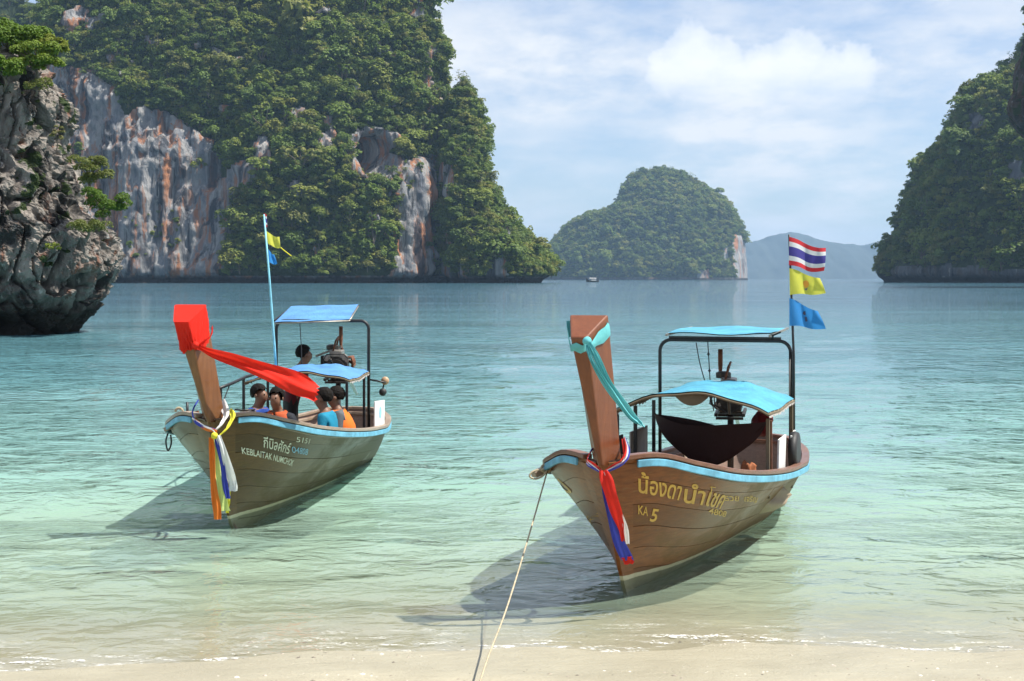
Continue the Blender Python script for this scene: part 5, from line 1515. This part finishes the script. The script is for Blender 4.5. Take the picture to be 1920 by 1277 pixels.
# pole and flags of the farther boat
M_bpole = plain('light_blue_pole', (0.22, 0.55, 0.68), 0.5)
MB().tube([ll(518, 700, 19.9), ll(514, 640, 19.9), ll(505, 520, 19.9), ll(495, 402, 19.9)], lambda q: 0.018 - 0.007 * q, 8).build('flag_pole', M_bpole, LBt, smooth=True)
flag('national_flag', at(495, 400, 19.9), at(498, 424, 19.9), at(500, 402, 19.95), at(501, 426, 19.95), F_thai, 0.02, 'small striped flag furled against the pale blue pole top', curl=1.4)
flag('yellow_flag', at(499, 433, 19.9), at(502, 456, 19.9), at(524, 445, 20.0), at(526, 466, 20.0), F_yel, 0.025, 'yellow flag on the pale blue pole', sag=0.012)
MB().tube([at(526, 464, 20.0), at(533, 470, 20.02), at(546, 480, 20.05)], 0.007, 5).build('trailing_cord', T_y).__setitem__('label', 'short yellow cord trailing from the yellow flag')
bpy.data.objects['trailing_cord']['category'] = 'cord'
flag('blue_flag', at(503, 467, 19.9), at(505, 492, 19.9), at(514, 478, 19.97), at(520, 495, 20.0), F_blu, 0.02, 'small bright blue flag on the pale blue pole', sag=0.01)

# ---------------------------------------------------------------- ropes and loose gear
rp = smooth_path([at(1026, 884, 12.55), at(990, 1010, 11.6), at(950, 1140, 10.3), at(905, 1262, 8.9), at(840, 1500, 6.6)], 60)
m = MB(); m.tube(rp, 0.0062, 7); m.build('mooring_rope', M_rope, None, smooth=True)
tag(bpy.data.objects['mooring_rope'], 'pale mooring rope running from the brown boat to the beach', 'rope')
cl = []
for k in range(60):
    a = k * 0.45
    cl.append(at(1024 + 9 * math.cos(a) - 0.02 * k, 877 + 7 * math.sin(a) + 0.05 * k, 12.58 - 0.04 * math.sin(a * 0.5)))
m = MB(); m.tube(cl, 0.009, 6)
m.tube(smooth_path([at(1020, 880, 12.5), at(1000, 884, 12.48), at(993, 893, 12.47), at(1004, 898, 12.47), at(1018, 892, 12.48), at(1026, 882, 12.5)], 24), 0.008, 6)
o = m.build('rope_coil', M_rope, None, smooth=True); tag(o, 'tangle of pale rope on the bow beam end of the brown boat', 'rope')
m = MB(); m.tube(smooth_path([at(315, 812, 15.9), at(311, 828, 15.88), at(315, 845, 15.88), at(321, 832, 15.88), at(320, 815, 15.9)], 20), 0.009, 6)
o = m.build('rope_loop', M_rope, None, smooth=True); tag(o, 'dark loop of rope hanging off the bow beam of the passenger boat', 'rope'); o.data.materials[0] = M_rubber
for k, (pts, lab) in enumerate((([(1305, 642, 16.5), (1312, 680, 16.5), (1322, 716, 16.6), (1336, 762, 16.6)], 'thin dark line slanting from the brown boat arch'), ([(1327, 640, 16.5), (1330, 690, 16.5), (1333, 735, 16.5), (1338, 770, 16.6)], 'knotted dark line hanging from the brown boat arch'), ([(562, 603, 20.2), (565, 650, 20.2), (566, 690, 20.2)], 'thin cord hanging under the passenger boat sun sheet'))):
    m = MB(); path = smooth_path([at(*q) for q in pts], 20); m.tube(path, 0.006, 5)
    if k == 1:
        for q in (3, 7, 11, 14): m.lathe(path[q], (0, 0, 1), [(-0.02, 0.004), (0, 0.017), (0.02, 0.004)], 8)
    o = m.build('hanging_line', M_rubber, None, smooth=True); tag(o, lab, 'rope')
# hammock slung across the nearer boat
M_ham = cloth_mat('dark_maroon_cloth', (0.035, 0.014, 0.012), 0.05)
e0, e1 = RM @ Vector((4.9, 0.70, 1.06)), RM @ Vector((3.45, -0.70, 1.14))
rows = []
for i in range(29):
    k = i / 28; bell = math.sin(math.pi * k ** 0.85) ** 0.8
    c = e0.lerp(e1, k) + Vector((0, 0, -0.29 * bell * (0.8 + 0.35 * k)))
    wv = Vector((0.62, -0.75, 0)); row = []
    for j in range(11):
        q = j / 10 * 2 - 1
        row.append(c + wv * (0.30 * bell * q) + Vector((0, 0, 0.20 * bell * (abs(q) ** 1.6) - 0.20 * bell * (1 - q * q) + 0.012 * math.sin(6 * q + 9 * k))))
    rows.append(row)
m = MB(); m.grid(rows); o = m.build('hammock', M_ham, None, smooth=True); tag(o, 'dark maroon hammock slung under the turquoise awning', 'hammock')
# red cloth bundle, life ring, tarpaulin and box on the nearer boat
def lump(name, c, r, mat, label, cat, seed, amp=0.25):
    bm = bmesh.new(); bmesh.ops.create_icosphere(bm, subdivisions=3, radius=1.0)
    co = np.array([v.co for v in bm.verts]); dd = 1 + amp * fbm(co[:, 0] * 1.6 + seed, co[:, 1] * 1.6, co[:, 2] * 1.6, 4)
    for v, q in zip(bm.verts, dd): v.co = Vector((v.co.x * r[0] * q, v.co.y * r[1] * q, v.co.z * r[2] * q))
    me = bpy.data.meshes.new(name); bm.to_mesh(me); bm.free(); me.materials.append(mat)
    me.polygons.foreach_set('use_smooth', [True] * len(me.polygons))
    o = bpy.data.objects.new(name, me); COL.objects.link(o); o.location = c; tag(o, label, cat); return o
lump('cloth_bundle', RM @ Vector((5.0, -0.42, 0.98)), (0.11, 0.16, 0.12), cloth_mat('deep_red_cloth', (0.16, 0.012, 0.016), 0.1), 'deep red bundle hanging near the white side board', 'bundle', 1)
lump('tarpaulin_heap', RM @ Vector((3.9, -0.15, 0.34)), (0.75, 0.40, 0.13), cloth_mat('sand_cloth', (0.42, 0.33, 0.24), 0.1), 'pale tan tarpaulin heaped on the floor of the brown boat', 'tarpaulin', 4, 0.4)
lump('rope_bundle', RM @ Vector((3.62, -0.50, 0.62)), (0.07, 0.07, 0.12), plain('rust_cloth', (0.28, 0.09, 0.03), 0.8), 'rusty orange bundle beside the awning post', 'bundle', 6, 0.5)
o = MB().box((0, 0, 0), (0.16, 0.12, 0.10)).build('small_box', plain('navy_box', (0.03, 0.07, 0.2), 0.5), None, bevel=0.01); o.location = RM @ Vector((2.75, -0.45, 0.56)); o.rotation_euler = (0, 0, 0.7); tag(o, 'small navy box on the floor near the rail', 'box')
o = MB().lathe((0, 0, 0), (0, 0, 1), [(0, 0.10), (0, 0.20), (0.10, 0.24), (0.10, 0.21), (0.02, 0.18)], 20).build('wash_basin', plain('dark_blue_plastic', (0.02, 0.05, 0.11), 0.4), None, smooth=True); o.location = RM @ Vector((3.25, -0.55, 0.52)); tag(o, 'dark blue basin by the foot of the awning post', 'basin')
o = lump('small_bag', RM @ Vector((2.2, -0.2, 0.53)), (0.12, 0.10, 0.07), cloth_mat('cream_cloth', (0.5, 0.45, 0.36), 0.1), 'small cream bag on the bench of the brown boat', 'bag', 9, 0.3)
# folded grapnel lying over the passenger boat rail
m = MB(); q = lambda x, y, d: at(x, y, d)
m.tube([q(436, 786, 15.6), q(470, 770, 15.75), q(476, 774, 15.75), q(447, 790, 15.6)], 0.012, 7); m.tube([q(450, 770, 15.7), q(478, 768, 15.8)], 0.010, 7); m.tube([q(452, 792, 15.58), q(468, 778, 15.7)], 0.02, 7); m.tube([q(440, 768, 15.8), q(480, 772, 15.8), q(476, 780, 15.75)], 0.009, 7)
o = m.build('grapnel', M_iron, None, smooth=True); tag(o, 'folded iron grapnel lying over the rail beside the ribbons', 'grapnel')

# ================================================================== people on the passenger boat
M_skin = plain('skin', (0.165, 0.08, 0.045), 0.55, 0.12, 20)  # skin tone darkened to carry the awning's shade over the passengers
_t = NT('black_hair'); M_hair = _t.done(_t.pbsdf(_t.mix(_t.noise(_t.pos((1, 1, 0.3), obj=True), 60, 3, 0.6), (0.004, 0.0035, 0.003), (0.014, 0.011, 0.009)), 0.75, None, Specular_IOR_Level=0.12))
def person(head, yaw, cols, label, sit=True, vest=None, lean=0.1, arm=(0.28, 0.10), seed=0, headyaw=0.0):
    """one skinned body: pelvis at the origin, facing +y before turning; head is where the head centre goes"""
    J = {}
    J['pel'] = (Vector((0, 0, 0)), (0.125, 0.10)); J['wst'] = (Vector((0, lean * 0.18, 0.17)), (0.130, 0.10)); J['chs'] = (Vector((0, lean * 0.36, 0.35)), (0.155, 0.115))
    J['nkb'] = (Vector((0, lean * 0.5, 0.50)), (0.085, 0.075)); J['nck'] = (Vector((0, lean * 0.56 + 0.01, 0.55)), (0.056, 0.056))
    hy = lean * 0.6 + 0.02
    J['jaw'] = (Vector((0, hy + 0.02, 0.60)), (0.062, 0.074)); J['hed'] = (Vector((0, hy, 0.675)), (0.078, 0.098)); J['top'] = (Vector((0, hy - 0.01, 0.75)), (0.058, 0.074))
    E = [('pel', 'wst'), ('wst', 'chs'), ('chs', 'nkb'), ('nkb', 'nck'), ('nck', 'jaw'), ('jaw', 'hed'), ('hed', 'top')]
    J['nos'] = (Vector((0, hy + 0.100, 0.650)), (0.016, 0.016)); E.append(('hed', 'nos'))
    for sd, n in ((-1, 'l'), (1, 'r')):
        J['sh' + n] = (Vector((sd * 0.175, lean * 0.45, 0.455)), (0.070, 0.070)); J['el' + n] = (Vector((sd * 0.225, lean * 0.3 + 0.03, 0.20)), (0.044, 0.044))
        J['wr' + n] = (Vector((sd * 0.14, arm[0], arm[1])), (0.029, 0.029)); J['pa' + n] = (Vector((sd * 0.125, arm[0] + 0.075, arm[1] - 0.015)), (0.036, 0.018))
        E += [('chs', 'sh' + n), ('sh' + n, 'el' + n), ('el' + n, 'wr' + n), ('wr' + n, 'pa' + n)]
        pa = J['pa' + n][0]
        for k in range(4):
            a, b, c = pa + Vector((sd * (-0.028 + 0.019 * k), 0.035, 0)), pa + Vector((sd * (-0.030 + 0.020 * k), 0.068 - 0.004 * abs(k - 1.4), -0.012)), pa + Vector((sd * (-0.030 + 0.020 * k), 0.082 - 0.005 * abs(k - 1.4), -0.040))
            for q, (pp, rr) in enumerate(((a, 0.0105), (b, 0.0095), (c, 0.0085))): J['f%d%d%s' % (k, q, n)] = (pp, (rr, rr))
            E += [('pa' + n, 'f%d0%s' % (k, n)), ('f%d0%s' % (k, n), 'f%d1%s' % (k, n)), ('f%d1%s' % (k, n), 'f%d2%s' % (k, n))]
        J['t0' + n] = (pa + Vector((-sd * 0.045, -0.005, -0.004)), (0.012, 0.012)); J['t1' + n] = (pa + Vector((-sd * 0.062, 0.026, -0.016)), (0.010, 0.010))
        E += [('pa' + n, 't0' + n), ('t0' + n, 't1' + n)]
        J['hp' + n] = (Vector((sd * 0.085, 0.03, -0.04)), (0.075, 0.075))
        if sit:
            J['kn' + n] = (Vector((sd * 0.11, 0.40, -0.03)), (0.062, 0.062)); J['an' + n] = (Vector((sd * 0.11, 0.40, -0.28)), (0.043, 0.043)); J['to' + n] = (Vector((sd * 0.12, 0.53, -0.315)), (0.034, 0.03))
        else:
            J['kn' + n] = (Vector((sd * 0.10, 0.05, -0.42)), (0.060, 0.060)); J['an' + n] = (Vector((sd * 0.11, 0.0, -0.80)), (0.042, 0.042)); J['to' + n] = (Vector((sd * 0.12, 0.15, -0.845)), (0.036, 0.03))
        E += [('pel', 'hp' + n), ('hp' + n, 'kn' + n), ('kn' + n, 'an' + n), ('an' + n, 'to' + n)]
    names = list(J); idx = {n: i for i, n in enumerate(names)}
    me = bpy.data.meshes.new('person'); me.from_pydata([J[n][0] for n in names], [(idx[a], idx[b]) for a, b in E], []); me.update()
    ob = bpy.data.objects.new('person', me); COL.objects.link(ob)
    ob.modifiers.new('skin', 'SKIN').use_smooth_shade = True
    sv = me.skin_vertices[0].data
    for n in names: sv[idx[n]].radius = J[n][1]; sv[idx[n]].use_root = (n == 'pel')
    sb = ob.modifiers.new('sub', 'SUBSURF'); sb.levels = 1; sb.render_levels = 1
    dg = bpy.context.evaluated_depsgraph_get(); dg.update()
    nm = bpy.data.meshes.new_from_object(ob.evaluated_get(dg))
    ob.modifiers.clear(); ob.data = nm
    nm.materials.clear()
    for q in cols: nm.materials.append(q)         # skin, shirt, trousers
    seg = []
    for a, b in E:
        k = 0
        if {a, b} <= {'pel', 'wst', 'chs', 'nkb', 'shl', 'shr'}: k = 1
        if a in ('shl', 'shr'): k = 1
        if a in ('hpl', 'hpr') or b in ('hpl', 'hpr'): k = 2
        if not sit and a in ('knl', 'knr'): k = 2
        seg.append((J[a][0], J[b][0], k, a))
    for pl in nm.polygons:
        c = pl.center; best = (9, 0)
        for a, b, k, nm_ in seg:
            ab = b - a; t_ = max(0, min(1, (c - a).dot(ab) / ab.length_squared)); dd = (c - a - ab * t_).length
            if k == 1 and nm_ in ('shl', 'shr') and t_ > 0.75: dd += 0.05
            if dd < best[0]: best = (dd, k)
        pl.material_index = best[1]; pl.use_smooth = True
    org = Vector(head) - Matrix.Rotation(yaw, 3, 'Z') @ J['hed'][0]
    ob.location = org; ob.rotation_euler = (0, 0, yaw)
    # hair: rough cap over the crown and back of the head
    bm = bmesh.new(); bmesh.ops.create_icosphere(bm, subdivisions=4, radius=1.0)
    for v in list(bm.verts):
        k_ = min(max((v.co.y + 0.35) / 1.0, 0), 1)
        if v.co.z < -0.72 + 1.0 * k_ * k_ * (3 - 2 * k_) + 0.10 * math.sin(9 * v.co.x + seed) * (v.co.y > 0.2): bm.verts.remove(v)
    co = np.array([v.co for v in bm.verts]); dd = 1 + 0.045 * fbm(co[:, 0] * 3 + seed, co[:, 1] * 3, co[:, 2] * 3, 3, 0.6) + 0.018 * np.sin(40 * np.arctan2(co[:, 0], co[:, 1]))
    hc = J['hed'][0]
    for v, q in zip(bm.verts, dd): v.co = hc + Vector((v.co.x * 0.090 * q, -0.020 + v.co.y * 0.108 * q, 0.028 + v.co.z * 0.104 * q))
    hm = bpy.data.meshes.new('hair'); bm.to_mesh(hm); bm.free(); hm.materials.append(M_hair)
    ho = bpy.data.objects.new('hair', hm); COL.objects.link(ho); ho.parent = ob
    for sd in (-1, 1):
        MB().lathe(hc + Vector((sd * 0.032, 0.088, -0.002)), (0, 1, 0), [(-0.008, 0.004), (0, 0.011), (0.006, 0.006)], 8).build('eye', M_hair, ob, smooth=True)
        MB().lathe(hc + Vector((sd * 0.080, 0.0, -0.015)), (sd, -0.3, 0), [(-0.006, 0.010), (0.004, 0.024), (0.010, 0.018)], 10).build('ear', M_skin, ob, smooth=True)
    MB().box(hc + Vector((0, 0.086, -0.062)), (0.045, 0.014, 0.010)).build('mouth', plain('lips', (0.22, 0.08, 0.06), 0.5), ob, bevel=0.004)
    if vest is not None:
        rows = []
        for z, rx, ry, yo in ((0.06, 0.165, 0.135, 0.1), (0.12, 0.172, 0.145, 0.16), (0.22, 0.172, 0.150, 0.26), (0.32, 0.182, 0.152, 0.34), (0.40, 0.165, 0.130, 0.42), (0.46, 0.120, 0.105, 0.48), (0.50, 0.085, 0.085, 0.52)):
            rows.append([Vector((rx * math.cos(a), ry * math.sin(a) + lean * yo, z)) for a in [math.pi / 2 + 0.12 + (2 * math.pi - 0.24) * k / 28 for k in range(29)]])
        m = MB(); m.grid(rows); vo = m.build('life_vest', vest, ob, smooth=True)
        for z in (0.14, 0.27):
            MB().tube([Vector((0.19 * math.cos(a), 0.165 * math.sin(a) + lean * (z + 0.03), z)) for a in [k * 2 * math.pi / 24 for k in range(25)]], 0.009, 6, flat=0.5).build('vest_strap', S_dark, ob, smooth=True)
        so = vo.modifiers.new('thick', 'SOLIDIFY'); so.thickness = 0.025; so.offset = 1
    tag(ob, label, 'person', 'people on the passenger boat')
    return ob
S_blue = cloth_mat('blue_shirt', (0.02, 0.06, 0.28), 0.05); S_dark = cloth_mat('dark_shirt', (0.02, 0.022, 0.03), 0.05); S_teal = cloth_mat('teal_shirt', (0.01, 0.20, 0.32), 0.05)
S_maroon = cloth_mat('maroon_shirt', (0.11, 0.012, 0.016), 0.05); S_trou = cloth_mat('dark_trousers', (0.02, 0.018, 0.018), 0.05); S_navy = cloth_mat('navy_shorts', (0.02, 0.03, 0.08), 0.05)
V_or = cloth_mat('orange_vest', (0.72, 0.16, 0.02), 0.05); V_rust = cloth_mat('rust_vest', (0.42, 0.08, 0.025), 0.05); S_grey = cloth_mat('grey_shirt', (0.10, 0.11, 0.12), 0.05)
person(at(487, 739, 18.55), R(-115), (M_skin, S_blue, S_navy), 'seated passenger in a blue shirt, facing the others', arm=(0.26, 0.02), seed=1)
person(at(518, 745, 18.30), R(165), (M_skin, S_dark, S_navy), 'seated passenger in dark shirt and rust red life vest', vest=V_rust, arm=(0.27, 0.0), lean=0.25, seed=2)
person(at(571, 664, 20.6), R(-60), (M_skin, S_maroon, S_trou), 'standing boatman in maroon shirt and dark trousers behind the awning', sit=False, lean=0.35, arm=(0.35, 0.15), seed=3)
person(at(605, 746, 18.15), R(80), (M_skin, S_teal, S_navy), 'seated passenger in a teal shirt seen from the side', arm=(0.32, 0.02), lean=0.2, seed=4)
person(at(628, 743, 18.85), R(95), (M_skin, S_grey, S_navy), 'seated passenger in a bright orange life vest', vest=V_or, arm=(0.27, 0.02), lean=0.2, seed=5)

# ================================================================== beach litter
rs = np.random.RandomState(12); m = MB()
for k in range(1000):
    x, y = rs.uniform(-4.2, 4.2), rs.uniform(8.9, 10.9)
    if pnoise(np.array(x * 0.8), np.array(y * 1.6), 3.3) < -0.05: continue
    z = float(bed_z(np.array([x]), np.array([y]))[0]); r = 0.004 + 0.013 * rs.rand() ** 3
    a = rs.uniform(0, 3.14); ca, sa = math.cos(a), math.sin(a)
    v = [(x + r * (1.4 * p * ca - q * sa), y + r * (1.4 * p * sa + q * ca), z + r * 0.5 * h) for p, q, h in ((1, 0, 0), (0.3, 0.9, 0.1), (-0.9, 0.4, 0), (-0.6, -0.7, 0), (0.6, -0.8, 0.1), (0, 0, 1))]
    m.add(v, [(0, 1, 5), (1, 2, 5), (2, 3, 5), (3, 4, 5), (4, 0, 5)])
t = NT('pebble_mix'); pg = t.ramp(t.noise(t.pos(), 9.0, 2, 0.5), ((0.35, (0.10, 0.085, 0.065)), (0.5, (0.30, 0.26, 0.20)), (0.62, (0.66, 0.62, 0.54))))
o = m.build('pebbles', t.done(t.pbsdf(pg, 0.6))); tag(o, 'tiny pebbles and shell bits strewn on the wet sand', 'pebbles', kind='stuff')

# ================================================================== small boat far off
fb = empty('distant_boat', at(1111, 528.6, 1080), R(8))
rows = []
for i in range(17):
    t_ = i / 16; x = (t_ - 0.5) * 9.0
    b = 1.35 * (1 - abs(2 * t_ - 1) ** 2.6); zt = 0.8 + 1.3 * (abs(2 * t_ - 1) ** 3) * (1.6 if t_ < 0.5 else 0.6)
    rows.append([Vector((x, -b, zt)), Vector((x, -b * 0.7, 0.1)), Vector((x, 0, -0.3)), Vector((x, b * 0.7, 0.1)), Vector((x, b, zt))])
m = MB(); m.grid(rows); m.build('hull', plain('dark_hull', (0.05, 0.04, 0.035), 0.6), fb, smooth=True)
m = MB(); m.grid([[Vector((-2.4 + 5.0 * i / 8, -1.2 + 2.4 * j / 8, 2.5 + 0.25 * (1 - (j / 4 - 1) ** 2))) for j in range(9)] for i in range(9)]); m.build('awning', M_white, fb, smooth=True)
for x in (-2.3, 2.5):
    for y in (-1.1, 1.1): MB().bar((x, y, 0.4), (x, y, 2.5), 0.08, 0.08).build('awning_post', M_white, fb)
MB().box((0.6, 0, 1.1), (3.4, 2.2, 1.0)).build('cabin', M_white, fb, bevel=0.1)
MB().tube([(-4.2, 0, 1.2), (-4.9, 0, 3.0)], 0.12, 8).build('prow_post', plain('dark_hull', (0.05, 0.04, 0.035), 0.6), fb, smooth=True)
tag(fb, 'tiny white canopied boat far out before the round island', 'boat')

# ================================================================== air
hz = MB().box((0, 6400, 180), (26000, 13400, 400)).build('haze', None)
tag(hz, 'thin bluish sea haze', 'haze', kind='stuff')
t = NT('sea_air')
t.t.nodes.remove(t.out); t.out = t.n('ShaderNodeOutputMaterial')
pv = t.n('ShaderNodeVolumePrincipled'); pv.inputs['Color'].default_value = (0.44, 0.69, 1.0, 1); pv.inputs['Density'].default_value = 0.000085; pv.inputs['Anisotropy'].default_value = 0.2
t.t.links.new(pv.outputs[0], t.out.inputs['Volume'])
hz.data.materials.append(t.m)
